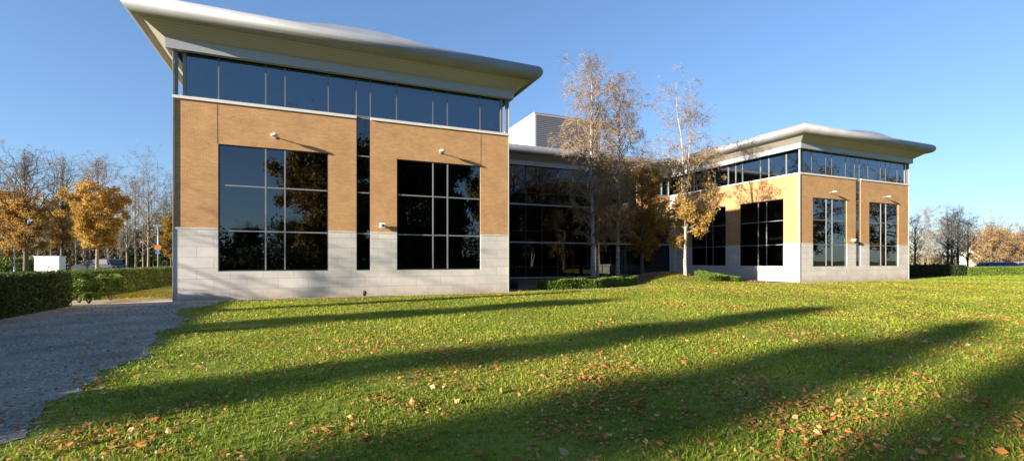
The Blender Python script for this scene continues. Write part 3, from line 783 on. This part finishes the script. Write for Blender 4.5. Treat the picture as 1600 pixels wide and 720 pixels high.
# hedges at the right
hedge('hedge', [(50.5, 27.0), (64.5, 27.6)], 1.4, 1.2, 26000, .12, 'leaf_dark', 'dark shaded hedge just right of the farther pavilion', seed=14)  # the pavilion's shadow on this stretch is put into a darker leaf colour
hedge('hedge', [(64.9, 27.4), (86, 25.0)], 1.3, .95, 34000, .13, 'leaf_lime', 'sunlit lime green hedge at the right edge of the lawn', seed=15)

# courtyard trees
tree('birch_tree', 19.9, 30.4, 'tallest white-stemmed birch, almost bare, left of the pair before the glass link', 'birches in the planting bed',
     seed=21, H=16.6, r0=.17, clear=.17, spread=2.5, limbs=62, up=42, env='ovoid', droop=.18, sub=8, tw=8, subL=.5, twL=.75, twdroop=.55, twmin=.0085,
     leaves=12500, lsize=.085, lrange=(.16, .95), dense_low=.35, leafmat_='leaf_tan', bark='birch', twig='paletwig', limb='paletwig')
tree('birch_tree', 22.6, 31.0, 'slender birch with bare wispy top, right of the pair before the glass link', 'birches in the planting bed',
     seed=22, H=15.4, r0=.15, clear=.18, spread=2.3, limbs=56, up=45, env='ovoid', droop=.18, sub=8, tw=8, subL=.5, twL=.75, twdroop=.55, twmin=.0085,
     leaves=11500, lsize=.085, lrange=(.16, .95), dense_low=.35, leafmat_='leaf_tan', bark='birch', twig='paletwig', limb='paletwig', rz=1)
tree('birch_tree', 21.6, 32.4, 'thin short birch stem between the two taller ones', 'birches in the planting bed',
     seed=23, H=9.5, r0=.11, clear=.25, spread=1.6, limbs=26, up=45, env='ovoid', sub=6, tw=6, twdroop=.4, twmin=.008, leaves=2600, lsize=.10, leafmat_='leaf_amber', bark='birch', twig='paletwig', limb='paletwig')
tree('golden_tree', 26.6, 33.0, 'dense dull golden tree in the shade between the birches and the farther pavilion',
     seed=24, H=9.6, r0=.16, clear=.2, spread=2.3, limbs=44, up=35, env='ovoid', sub=8, tw=6, twmin=.007, leaves=21000, lsize=.13, leafmat_='leaf_gold')
tree('birch_tree', 24.4, 25.6, 'birch on the grass mound with bright orange low foliage and a bare wispy top', 'birches in the planting bed',
     seed=29, H=14.1, r0=.13, clear=.17, forks=2, lean=.05, spread=2.3, limbs=58, up=36, env='ovoid', droop=.15, sub=7, tw=7, subL=.5, twL=.7, twdroop=.5, twmin=.0085,
     leaves=12500, lsize=.12, lrange=(.13, .8), leafmat_='leaf_orange', bark='birch', twig='paletwig', limb='paletwig', dense_low=2.4, rz=.8)

# left background trees
x, y = ray(152, 34)
tree('autumn_tree', x, y, 'round orange lollipop tree on a slim pale stem behind the hedge gap', 'orange trees behind the left hedge', seed=31, H=8.2, r0=.11, clear=.3, spread=1.7, limbs=64, up=38, env='ovoid', sub=7, tw=6,
     leaves=20000, lsize=.14, lrange=(.2, .86), leafmat_='leaf_orange', bark='palebark', twmin=.008)
x, y = ray(40, 38)
tree('autumn_tree', x, y, 'orange tree with a bare twiggy top near the left edge, left of the white cabinet', 'orange trees behind the left hedge', seed=32, H=9.6, r0=.16, clear=.22, spread=2.0, limbs=60, up=56, env='ovoid', sub=7, tw=6,
     leaves=17000, lsize=.12, lrange=(.2, .74), leafmat_='leaf_amber', twmin=.008)
x, y = ray(97, 50)
tree('autumn_tree', x, y, 'orange tree with a bare upright top directly behind the white cabinet', 'orange trees behind the left hedge', seed=33, H=11.8, r0=.17, clear=.2, spread=2.1, limbs=60, up=58, env='ovoid', sub=7, tw=6,
     leaves=16000, lsize=.12, lrange=(.2, .68), leafmat_='leaf_amber', twmin=.008, rz=2)
x, y = ray(-8, 46)
tree('autumn_tree', x, y, 'brown and orange tree cut off by the left edge of the view', 'orange trees behind the left hedge', seed=34, H=10.6, r0=.17, clear=.2, spread=2.4, limbs=40, up=42, env='ovoid', sub=7, tw=6,
     leaves=11000, lsize=.15, lrange=(.2, .8), leafmat_='leaf_amber', twmin=.008)

# bare trees beyond, copied from three grown ones
rngp = np.random.default_rng(8)
B1 = tree('bare_tree', *ray(232, 62), 'bare grey tree left of the lamp post and brick corner', 'bare trees in the left wood', seed=41, H=13, r0=.16, clear=.22, spread=2.6, limbs=34, up=52, env='vase', sub=7, tw=6, twmin=.011, bark='palebark')
B2 = tree('bare_tree', *ray(212, 64), 'bare twiggy tree second left of the lamp post', 'bare trees in the left wood', seed=42, H=12, r0=.15, clear=.25, spread=2.3, limbs=30, up=55, env='ovoid', sub=7, tw=6, twmin=.011, bark='palebark')
LAB = 'bare slender tree standing in the dark wood beyond the left road'
for i, px in enumerate((5, 26, 60, 82, 118, 134, 172, 188, 200, 222, 246, 258, 270)):
    d = 60 + rngp.uniform(-3, 12)
    copy_tree((B1, B2)[i % 2], (*ray(px + rngp.uniform(-4, 4), d), -.03), rngp.uniform(0, 6), rngp.uniform(.68, .98) * (1.0 if px > 190 else .62), LAB)
B3 = tree('bare_tree', *ray(1497, 66), 'dark slim bare tree in the clump beyond the right hedge, the tallest there', 'dark bare trees beyond the right hedge', seed=46, H=8.2, r0=.16, clear=.2, spread=1.9, limbs=36, up=50, env='ovoid', sub=7, tw=6, twmin=.013, bark='darkbark', twig='darkbark')
for i, (px, d, s) in enumerate(((1430, 62, .55), (1481, 64, .58), (1512, 68, .56), (1487, 70, .6))):
    c = copy_tree(B3, (*ray(px, d), -.03), i * 1.3, s * 1.5, 'dark bare tree beyond the right hedge near the farther pavilion'); c['group'] = 'dark bare trees beyond the right hedge'
PB = tree('pale_bare_tree', *ray(1450, 110), 'pale leafless tree on the far right horizon', 'pale leafless trees on the right horizon', seed=44, H=11.5, r0=.15, clear=.12, spread=3.0, limbs=34, up=48, env='vase', sub=7, tw=7, twmin=.02, bark='palebark', twig='paletwig')
for i in range(20):
    px = 1425 + i * 9.6 + rngp.uniform(-3, 3); copy_tree(PB, (*ray(px, 105 + rngp.uniform(-8, 22)), -.03), rngp.uniform(0, 6), rngp.uniform(.5, .72))
for i, (px, d, H) in enumerate(((1548, 92, 7.9), (1572, 96, 7.2), (1598, 94, 7.2), (1532, 98, 6.4))):
    lab = ('orange-brown tree with the fullest crown behind the blue cars', 'low russet tree right of the fullest crown behind the cars', 'russet tree at the right edge behind the cars', 'small russet tree between the bare trees and the parked cars')[i]
    tree('russet_tree', *ray(px, d), lab, 'russet trees behind the car park', seed=50 + i, H=H, r0=.2, clear=.1, spread=3.3, limbs=34, up=35, env='ovoid', sub=7, tw=5, twmin=.02, leaves=6000, lsize=.18, leafmat_='leaf_tan', twig='twig')

# dark undergrowth of the wood: one mass
def mass(name, pts, depth, h, n, ls, mname, seed, trunks=0, label=None):
    rng = np.random.default_rng(seed); P = np.array(pts, float); u = rng.uniform(0, len(P) - 1, n); i = u.astype(int); f = (u - i)[:, None]
    xy = P[i] * (1 - f) + P[i + 1] * f + rng.normal(0, depth, (n, 2))
    hh = h * (.65 + .2 * np.sin(xy[:, 0] * .45 + seed) + .18 * np.sin(xy[:, 0] * 1.3 + xy[:, 1]))
    z = hh * rng.uniform(0, 1, n) ** .8
    V, Q, R = leaf_arrays(np.column_stack([xy, z]), ls, rng, .7)
    mi = np.zeros(len(Q), int); mats = [M[mname]]
    if trunks:
        u = rng.uniform(0, len(P) - 1, trunks); i = u.astype(int); f = (u - i)[:, None]; xy = P[i] * (1 - f) + P[i + 1] * f + rng.normal(0, depth, (trunks, 2))
        hgt = rng.uniform(.8, 1.5, trunks) * h; top = xy + rng.normal(0, .5, (trunks, 2))
        TP = np.stack([np.column_stack([xy, np.zeros(trunks) - .1]), np.column_stack([top, hgt])], 1); v, q = tubes(TP, np.tile((.09, .03), (trunks, 1)) * rng.uniform(.5, 1.3, (trunks, 1)), 5)
        Q = np.concatenate([Q, q + len(V)]); V = np.concatenate([V, v]); R = np.concatenate([R, np.full(len(v), .5)]); mi = np.concatenate([mi, np.ones(len(q), int)]); mats.append(M['palebark'])
    o = link(name, np_mesh(name, V, Q, mats=mats, mi=mi, rnd=R)); tag(o, label, 'vegetation', kind='stuff')
mass('undergrowth', [ray(-120, 78), ray(0, 74), ray(120, 76), ray(290, 82)], 2.8, 10.8, 110000, .34, 'leaf_wood', 61, 150, 'dark tangled undergrowth of the wood beyond the road')
mass('undergrowth', [ray(-140, 58), ray(-10, 60), ray(60, 63)], 1.2, 2.6, 9000, .22, 'leaf_lime', 62, 0, 'sunlit yellow-green scrub at the far left')
mass('undergrowth', [(-60, -9), (-20, -10), (20, -9.5), (60, -10.5)], 1.3, 3.4, 40000, .3, 'leaf_dark', 66, 0, 'added dark scrub behind the viewpoint, screening the mirrored lawn in the glass')  # unseen scrub, added to darken the low part of the window reflections
mass('undergrowth', [(-90, -58), (-20, -62), (60, -60), (130, -58)], 2.5, 10.5, 60000, .55, 'leaf_dark', 67, 0, 'distant wood behind the viewpoint, seen only mirrored in the glass')
mass('undergrowth', [ray(1380, 120), ray(1500, 118), ray(1680, 118)], 3.5, 3.4, 20000, .4, 'leaf_wood', 63, 60, 'brown scrub along the right horizon')
# evergreen tree by the corner
tree('evergreen_tree', *ray(262, 60), 'dark evergreen tree half hidden by the brick corner', seed=64, H=6.8, r0=.16, clear=.05, spread=1.5, limbs=40, up=20, env='cone', sub=7, tw=5, twmin=.01, leaves=15000, lsize=.16, leafmat_='leaf_dark')
tree('autumn_tree', *ray(268, 52), 'narrow yellow-leaved tree touching the brick corner', 'orange trees behind the left hedge', seed=65, H=6.6, r0=.1, clear=.2, spread=.9, limbs=30, up=50, env='ovoid', sub=6, tw=5, twmin=.008, leaves=6000, lsize=.12, leafmat_='leaf_gold')

# trees standing behind and beside the viewpoint: they throw the long shadows and fill the window reflections
SH = 'slender bare-topped tree in the row west of the lawn, out of view'
def shade(x, y, H, clear, spread, seed, leaves, env='ovoid', lr=(0, 1), limbs=40, r0=.13):
    tree('roadside_tree', x, y, SH, 'trees west of the lawn', seed=seed, H=H, r0=r0, clear=clear, spread=spread, limbs=limbs, up=50, env=env, sub=7, tw=6, twmin=.012, leaves=leaves, lsize=.17, lrange=lr, leafmat_='leaf_amber')
def shade_to(tx, ty, H, *a, **k):
    """tree whose shadow tip falls at (tx, ty)"""
    L = H / math.tan(EL); shade(tx - L * cos(AZ), ty - L * sin(AZ), H, *a, **k)
shade_to(16.3, 10.75, 10.2, .34, .72, 71, 9000, 'column')
shade_to(10.8, 16.4, 9.6, .5, 1.05, 72, 8000)
shade_to(16.4, 6.5, 11.6, .60, .52, 73, 3600)
shade_to(9.6, 5.95, 10.8, .62, .55, 74, 3400)
shade_to(12.0, 3.95, 10.4, .64, .34, 77, 2600)
shade_to(5.5, 4.3, 10.0, .7, .5, 79, 500, limbs=22)
shade(-15.2, 19.5, 5.2, .45, 1.9, 80, 0, limbs=11, r0=.15)
shade_to(13.5, 21.4, 8.0, .45, .35, 78, 2500)
OK = 'large oak standing behind the viewpoint, seen only mirrored in the glass'
OA = tree('oak_tree', 3.2, -12, OK, 'oaks mirrored in the windows', seed=81, H=15.5, r0=.38, clear=.05, spread=5.0, limbs=52, up=30, env='ovoid', sub=8, tw=6, twmin=.012, leaves=42000, lsize=.42, leafmat_='leaf_oak')
OB = tree('oak_tree', 13.0, -11, OK, 'oaks mirrored in the windows', seed=82, H=14.5, r0=.36, clear=.04, spread=4.8, limbs=52, up=30, env='ovoid', sub=8, tw=6, twmin=.012, leaves=42000, lsize=.42, leafmat_='leaf_dark')
OC = tree('oak_tree', 58, 8.0, OK, 'oaks mirrored in the windows', seed=83, H=12.5, r0=.42, clear=.2, spread=5.2, limbs=26, up=25, env='ovoid', sub=7, tw=6, twmin=.016, leaves=6000, lsize=.28, leafmat_='leaf_oak', jit=.1)
copy_tree(OC, (77, 6.5, -.03), 2.1, 1.05)
copy_tree(OC, (39.0, 7.9, -.03), 4.0, .9, 'sparse oak just beyond the right edge, only its twig tips in view')
for i, (x, y) in enumerate(((27, -13), (38, -16), (48, -12), (60, -15), (30, -22))): copy_tree((OA, OB)[i % 2], (x, y, -.03), i * 1.7, 1 + .06 * (i % 3))
for i in range(12): copy_tree((OB, OA)[i % 2], (-45 + i * 8.5, -62 + 5 * sin(i * 2.1), -.03), i * .8, .42 + .1 * (i % 3))

# ------------------------------------------------------------------ objects beyond the hedges
def boxkiosk():
    x, y = ray(79, 46); o = empty('utility_cabinet', (x, y, 0), 'plain white cabinet showing above the left hedge under the orange trees', 'cabinet', rz=0)
    c, s = ray(79, 46)
    m = MB(); m.box(x - 1.05, x + 1.0, y - .45, y + .45, .12, 2.02); m.build('body', M['white'], o, bevel=.015)
    m = MB(); m.box(x - 1.1, x + 1.05, y - .5, y + .5, 2.02, 2.08); m.build('lid', M['white'], o)
    m = MB(); m.box(x - 1.08, x + 1.03, y - .48, y + .48, -.02, .12); m.build('plinth', M['concrete'], o)
    m = MB(); m.box(x - .02, x - .005, y - .458, y - .44, .2, 1.95); m.box(x + .08, x + .12, y - .49, y - .44, .95, 1.15); m.build('door_handle', M['galv'], o)
    o.rotation_euler = (0, 0, rad(-12))
boxkiosk()

def lamp_post(px, d, H, label, signs=False, head=True, pm='galv'):
    x, y = ray(px, d); o = empty('lamp_post', (x, y, 0), label, 'lamp post')
    m = MB(); m.tube((x, y, -.05), (x, y, 1.1), .09, .085, 10); m.tube((x, y, 1.1), (x, y, H), .06, .045, 10); m.build('pole', M[pm], o, smooth=True)
    if head:
        m = MB(); m.box(x - .38, x + .38, y - .12, y + .12, H - .02, H + .10); m.build('lamp_head', M['galv'], o, bevel=.03)
    if signs:
        u = np.array((SF, -CF))
        for nm, zz, r_, mt in (('orange_disc', 2.95, .30, 'orange'), ('blue_disc', 2.45, .20, 'blue')):
            m = MB(); m.lathe((0, 0, 0), [(r_, -.012), (r_, .012)], 24, 'y')
            for i, v in enumerate(m.v): m.v[i] = (x + v[0], y - .1 + v[1], zz + v[2])
            m.build('sign', M[mt], o)
M['bluepost'] = mat('blue_grey_paint', (.12, .16, .22), .5)
M['orange'] = mat('orange_sign', (.62, .22, .06), .5); M['blue'] = mat('blue_sign', (.10, .22, .5), .5)
lamp_post(247, 47, 5.1, 'grey lamp post carrying an orange disc over a blue disc by the brick corner', True)
lamp_post(23, 46, 5.0, 'plain blue-grey post near the left edge behind the hedge', head=False, pm='bluepost')


def car_mesh(paint, label, group):
    """generic hatchback, length along x, on the origin"""
    o = empty('parked_car', (0, 0, 0), label, 'car', group)
    prof = [(-2.05, .32), (-2.1, .62), (-2.02, .88), (-1.86, .98), (-1.45, 1.38), (-1.1, 1.46), (-.1, 1.48), (.35, 1.42), (1.05, .98), (1.75, .86), (2.02, .72), (2.08, .45), (2.0, .30)]
    W = [(.80 if z < 1.05 else .80 - (z - 1.0) * .42) for _, z in prof]
    m = MB(); n = len(prof)
    L_ = [(x, -w, z) for (x, z), w in zip(prof, W)]; R_ = [(x, w, z) for (x, z), w in zip(prof, W)]
    m.face(L_[::-1]); m.face(R_)
    for i in range(n): j = (i + 1) % n; m.face([L_[i], L_[j], R_[j], R_[i]])
    m.build('body', paint, o, bevel=.04)
    g_ = MB()
    for sg in (-1, 1):
        q = [(-1.55, .81 * sg, 1.0), (.92, .81 * sg, 1.0), (.32, .655 * sg, 1.37), (-1.32, .655 * sg, 1.37)]
        g_.face(q if sg < 0 else q[::-1])
    g_.face([(1.07, -.68, 1.0), (1.07, .68, 1.0), (.42, .6, 1.40), (.42, -.6, 1.40)]); g_.face([(-1.86, .68, 1.02), (-1.86, -.68, 1.02), (-1.52, -.6, 1.36), (-1.52, .6, 1.36)])
    g_.build('window', M['darkframe'], o)
    for x in (-1.3, 1.3):
        for sg in (-1, 1):
            w = MB(); w.lathe((x, sg * .78, .32), [(.20, -.10), (.32, -.09), (.32, .09), (.20, .10)], 18, 'y'); wo = w.build('wheel', M['black'], o, smooth=False)
            w = MB(); w.lathe((x, sg * .78 + sg * .07, .32), [(.19, -.04), (.19, .04)], 14, 'y'); w.build('rim', M['chrome'], wo)
    for sg in (-1, 1):
        w = MB(); w.box(2.0, 2.09, sg * .6 - .14, sg * .6 + .14, .60, .74); w.build('headlight', M['white'], o, bevel=.02)
        w = MB(); w.box(-2.11, -2.03, sg * .62 - .12, sg * .62 + .12, .68, .86); w.build('tail_light', M['orange'], o, bevel=.02)
    return o
def paint(name, c): return mat(name, c, .22, .3)
PC = paint('blue_car_paint', (.03, .09, .26)); PD = paint('dark_car_paint', (.02, .03, .045)); PS = paint('silver_car_paint', (.45, .5, .56))
def place_car(c, px, d, rz, z=0): c.location = (*ray(px, d), z); c.rotation_euler = (0, 0, rz)
G = 'cars parked beyond the right hedge'
place_car(car_mesh(PC, 'bright blue parked car partly behind the lime hedge', G), 1574, 66, rad(-20))
place_car(car_mesh(PD, 'dark navy parked car left of the blue one', G), 1553, 70, rad(-24))
place_car(car_mesh(PS, 'pale silver-blue parked car at the right edge of the view', G), 1597, 68, rad(-18))
place_car(car_mesh(PD, 'dark parked car seen over the left hedge behind the orange lollipop tree', 'cars on the left road'), 153, 50, rad(158), 0)
bpy.data.objects['parked_car.003'].scale = (1.15, 1.15, 1.28)
tag(bpy.data.objects['lawn'])

def bungalow(px, d, label, w=5.5):
    x, y = ray(px, d); o = empty('bungalow', (x, y, 0), label, 'house', 'pale-roofed houses on the right horizon')
    m = MB(); m.box(x - w / 2, x + w / 2, y - 3, y + 3, 0, 2.9); m.build('wall', M['stone'], o)
    m = MB(); a, b_, zt = w / 2 + .3, 3.3, 4.7
    for s_ in (-1, 1): m.face([(x - a, y + s_ * b_, 2.9), (x + a, y + s_ * b_, 2.9), (x + a * .25, y, zt), (x - a * .25, y, zt)][::-s_])
    m.face([(x - a, y - b_, 2.9), (x - a * .25, y, zt), (x - a, y + b_, 2.9)]); m.face([(x + a, y - b_, 2.9), (x + a, y + b_, 2.9), (x + a * .25, y, zt)])
    m.build('roof', M['sill'], o)
    m = MB(); m.box(x - w * .3, x - w * .05, y - 3.04, y - 3.003, 1.0, 2.2); m.build('window', M['darkframe'], o)
    m = MB(); m.box(x + w * .1, x + w * .28, y - 3.04, y - 3.003, .02, 2.1); m.build('door', M['white'], o)
bungalow(1527, 104, 'pale-roofed small house farthest left beyond the car park', 3.2)
bungalow(1561, 108, 'pale-roofed small house in the middle beyond the car park', 3.2)
bungalow(1592, 104, 'pale-roofed small house nearest the right edge beyond the car park', 4)

# ------------------------------------------------------------------ grass, fallen leaves, gravel chips
rng = np.random.default_rng(99)
def scatter(n, rmin, rmax, power, spread=1.25):
    """points round the viewpoint, thinning out with distance"""
    u = rng.uniform(0, 1, n); e = 2 - power
    r = (rmin ** e + u * (rmax ** e - rmin ** e)) ** (1 / e)
    a = rad(-23.4) + rng.uniform(-spread, spread, n)
    return r * -np.sin(a), r * np.cos(a), r
def clump(x, y): return .5 + .22 * np.sin(x * 1.1 + y * .7) + .18 * np.sin(x * 2.9 - y * 2.1 + 1) + .14 * np.sin(x * 6.1 + y * 5.3) + .1 * np.sin(x * 13 - y * 9)

n = 620000
x, y, r = scatter(n, 2.6, 88, 1.4)
edge = x - gravel_edge(y)
ok = (edge > rng.normal(.12, .16, n)) & (y < 22.2) | ((x > 10) & (y < 23.2) & (x < 49)) | ((x > 49.5) & (y < 27)) | ((np.abs(x - 24.2) < 5) & (y < 25.6))
ok &= (edge > -.1)
bare = .5 + .25 * np.sin(x * 1.7 + 2 + np.sin(y * 1.3)) + .25 * np.sin(y * 2.3 + x * .6 + 1.5 * np.sin(x * .9))
ok &= (rng.uniform(0, 1, n) < .25 + 2.2 * bare)
x, y, r = x[ok], y[ok], r[ok]; n = len(x)
z0 = height(x, y)
h = (.012 + .014 * rng.gamma(2., .55, n)) * (.8 + .5 * clump(x * .7, y * .7)) * (1 + r * .012)
w = (.0035 + .0011 * r) * rng.uniform(.7, 1.4, n)
a = rng.uniform(0, 2 * pi, n); dx, dy = np.cos(a) * w, np.sin(a) * w
ln = rng.normal(0, .45, (2, n)) * h
V = np.stack([np.column_stack([x - dx, y - dy, z0 - .004]), np.column_stack([x + dx, y + dy, z0 - .004]), np.column_stack([x + ln[0], y + ln[1], z0 + h])], 1).reshape(-1, 3)
cr = np.clip(.35 * rng.uniform(0, 1, n) + .62 * clump(x * .45 + 3, y * .45), 0, .93); cr[rng.uniform(0, 1, n) < .035] = 1
o = link('grass', np_mesh('grass', V, None, np.arange(3 * n).reshape(-1, 3), mats=[M['blade']], rnd=np.repeat(cr, 3)))
tag(o, 'short green lawn grass blades', 'grass', kind='stuff')

n = 330000
x, y, r = scatter(n, 2.8, 48, 1.25)
edge = x - gravel_edge(y)
dens = clump(x * .8 + 7, y * .8) ** 2 * (1.25 - .9 * np.exp(-((y - 14) / 6) ** 2) * (x < 12)) + .5 * np.exp(-((y - 19) / 5) ** 2) * (x > 18)
dens = np.where(edge < 0, .20 * np.exp(edge * 1.2), dens)
dens = dens + .9 * np.exp(-(((x - 25) / 3.5) ** 2 + ((y - 26.2) / 1.3) ** 2))
ok = (rng.uniform(0, 1.0, n) < dens * .62) & (((y < 22.3) & (x > -8)) | ((x > 9.8) & (y < 27.5)) & (x < 33.5) | ((x > 33) & (y < 23.7)))
x, y, r = x[ok], y[ok], r[ok]
# drift under the orange birch and along the hedge path
n2 = 2600; x2 = rng.normal(25, 2.6, n2); y2 = rng.normal(25.9, .9, n2); n3 = 900; x3 = rng.uniform(-8, -5.3, n3); y3 = 25.2 + rng.exponential(1.6, n3)
x = np.concatenate([x, x2, x3]); y = np.concatenate([y, y2, y3])
r = np.hypot(x, y); n = len(x)
C = np.column_stack([x, y, height(x, y) + rng.uniform(.012, .045, n)])
V, Q, R = leaf_arrays(C, .042 * np.exp(rng.normal(0, .35, len(C))), rng, .7, flat=.75)
sc = (1 + r * .012)
V = (V.reshape(-1, 4, 3) - C[:, None]) * sc[:, None, None] + C[:, None]
o = link('fallen_leaves', np_mesh('fallen_leaves', V.reshape(-1, 3), Q, mats=[M['leaf_litter']], rnd=R)); tag(o, 'brown and orange fallen leaves strewn over the lawn', 'leaves', kind='stuff')

n = 46000
x, y, r = scatter(n, 3.2, 26, 1.3)
e = x - gravel_edge(y); ok = ((e < 0) & (x > -8.6) & (y < 22.2)) | ((e >= 0) & (rng.uniform(0, 1, n) < .55 * np.exp(-e * 2.6)) & (y < 21.5))
x, y, r = x[ok], y[ok], r[ok]; n = len(x)
s = rng.uniform(.006, .017, n) * (1 + .05 * r); th = rng.uniform(0, 6.28, n)
base = np.array([(1, 0, 0), (0, 1, 0), (-1, 0, 0), (0, -1, 0), (0, 0, .75)]); 
rx = base[None, :, 0] * np.cos(th)[:, None] - base[None, :, 1] * np.sin(th)[:, None]; ry = base[None, :, 0] * np.sin(th)[:, None] + base[None, :, 1] * np.cos(th)[:, None]
V = np.stack([rx, ry * rng.uniform(.6, 1, n)[:, None], np.broadcast_to(base[None, :, 2], rx.shape)], -1) * s[:, None, None] + np.column_stack([x, y, np.full(n, .006)])[:, None]
V[:, 4, :2] += rng.normal(0, .3, (n, 2)) * s[:, None]
T = np.array([(0, 1, 4), (1, 2, 4), (2, 3, 4), (3, 0, 4)]); T = (T[None] + 5 * np.arange(n)[:, None, None]).reshape(-1, 3)
o = link('gravel', np_mesh('gravel', V.reshape(-1, 3), None, T, mats=[M['stonechip']], rnd=np.repeat(rng.uniform(0, 1, n), 5))); tag(o, 'loose grey gravel chips on the drive and its edge', 'gravel', kind='stuff')

# ------------------------------------------------------------------ light, sky, camera

sun = bpy.data.lights.new('sun', 'SUN'); sun.energy = 5.0; sun.angle = rad(.75); sun.color = (1, .89, .74)
so = bpy.data.objects.new('sun', sun); COL.objects.link(so)
so.rotation_euler = (pi / 2 - EL, 0, AZ - pi / 2)
w = bpy.data.worlds.new('World'); S.world = w; w.use_nodes = True
nt = w.node_tree; bg = nt.nodes['Background']; bg.inputs[1].default_value = .082
sk = nt.nodes.new('ShaderNodeTexSky'); sk.sky_type = 'NISHITA'; sk.sun_disc = False
sk.sun_elevation = EL; sk.sun_rotation = math.atan2(-cos(AZ), -sin(AZ)) % (2 * pi)
sk.air_density = 1.0; sk.dust_density = .15; sk.ozone_density = 1.6; sk.altitude = 50
gm = nt.nodes.new('ShaderNodeGamma'); gm.inputs[1].default_value = .72
tn = nt.nodes.new('ShaderNodeVectorMath'); tn.operation = 'MULTIPLY'; tn.inputs[1].default_value = (.74, 1.0, 1.40)
nt.links.new(sk.outputs[0], gm.inputs[0]); nt.links.new(gm.outputs[0], tn.inputs[0]); nt.links.new(tn.outputs[0], bg.inputs[0])

cam = bpy.data.cameras.new('camera'); co = bpy.data.objects.new('camera', cam); COL.objects.link(co)
co.location = (0, 0, EYE); co.rotation_euler = (pi / 2, 0, math.atan2(-CF, SF))
cam.sensor_width = 36; cam.lens = 735 / 1600 * 36; cam.shift_y = 47 / 1600; cam.clip_end = 6000
S.camera = co
S.view_settings.view_transform = 'Standard'; S.view_settings.look = 'None'; S.view_settings.exposure = 1.62; S.view_settings.gamma = 1
S.cycles.max_bounces = 6; S.cycles.transparent_max_bounces = 12
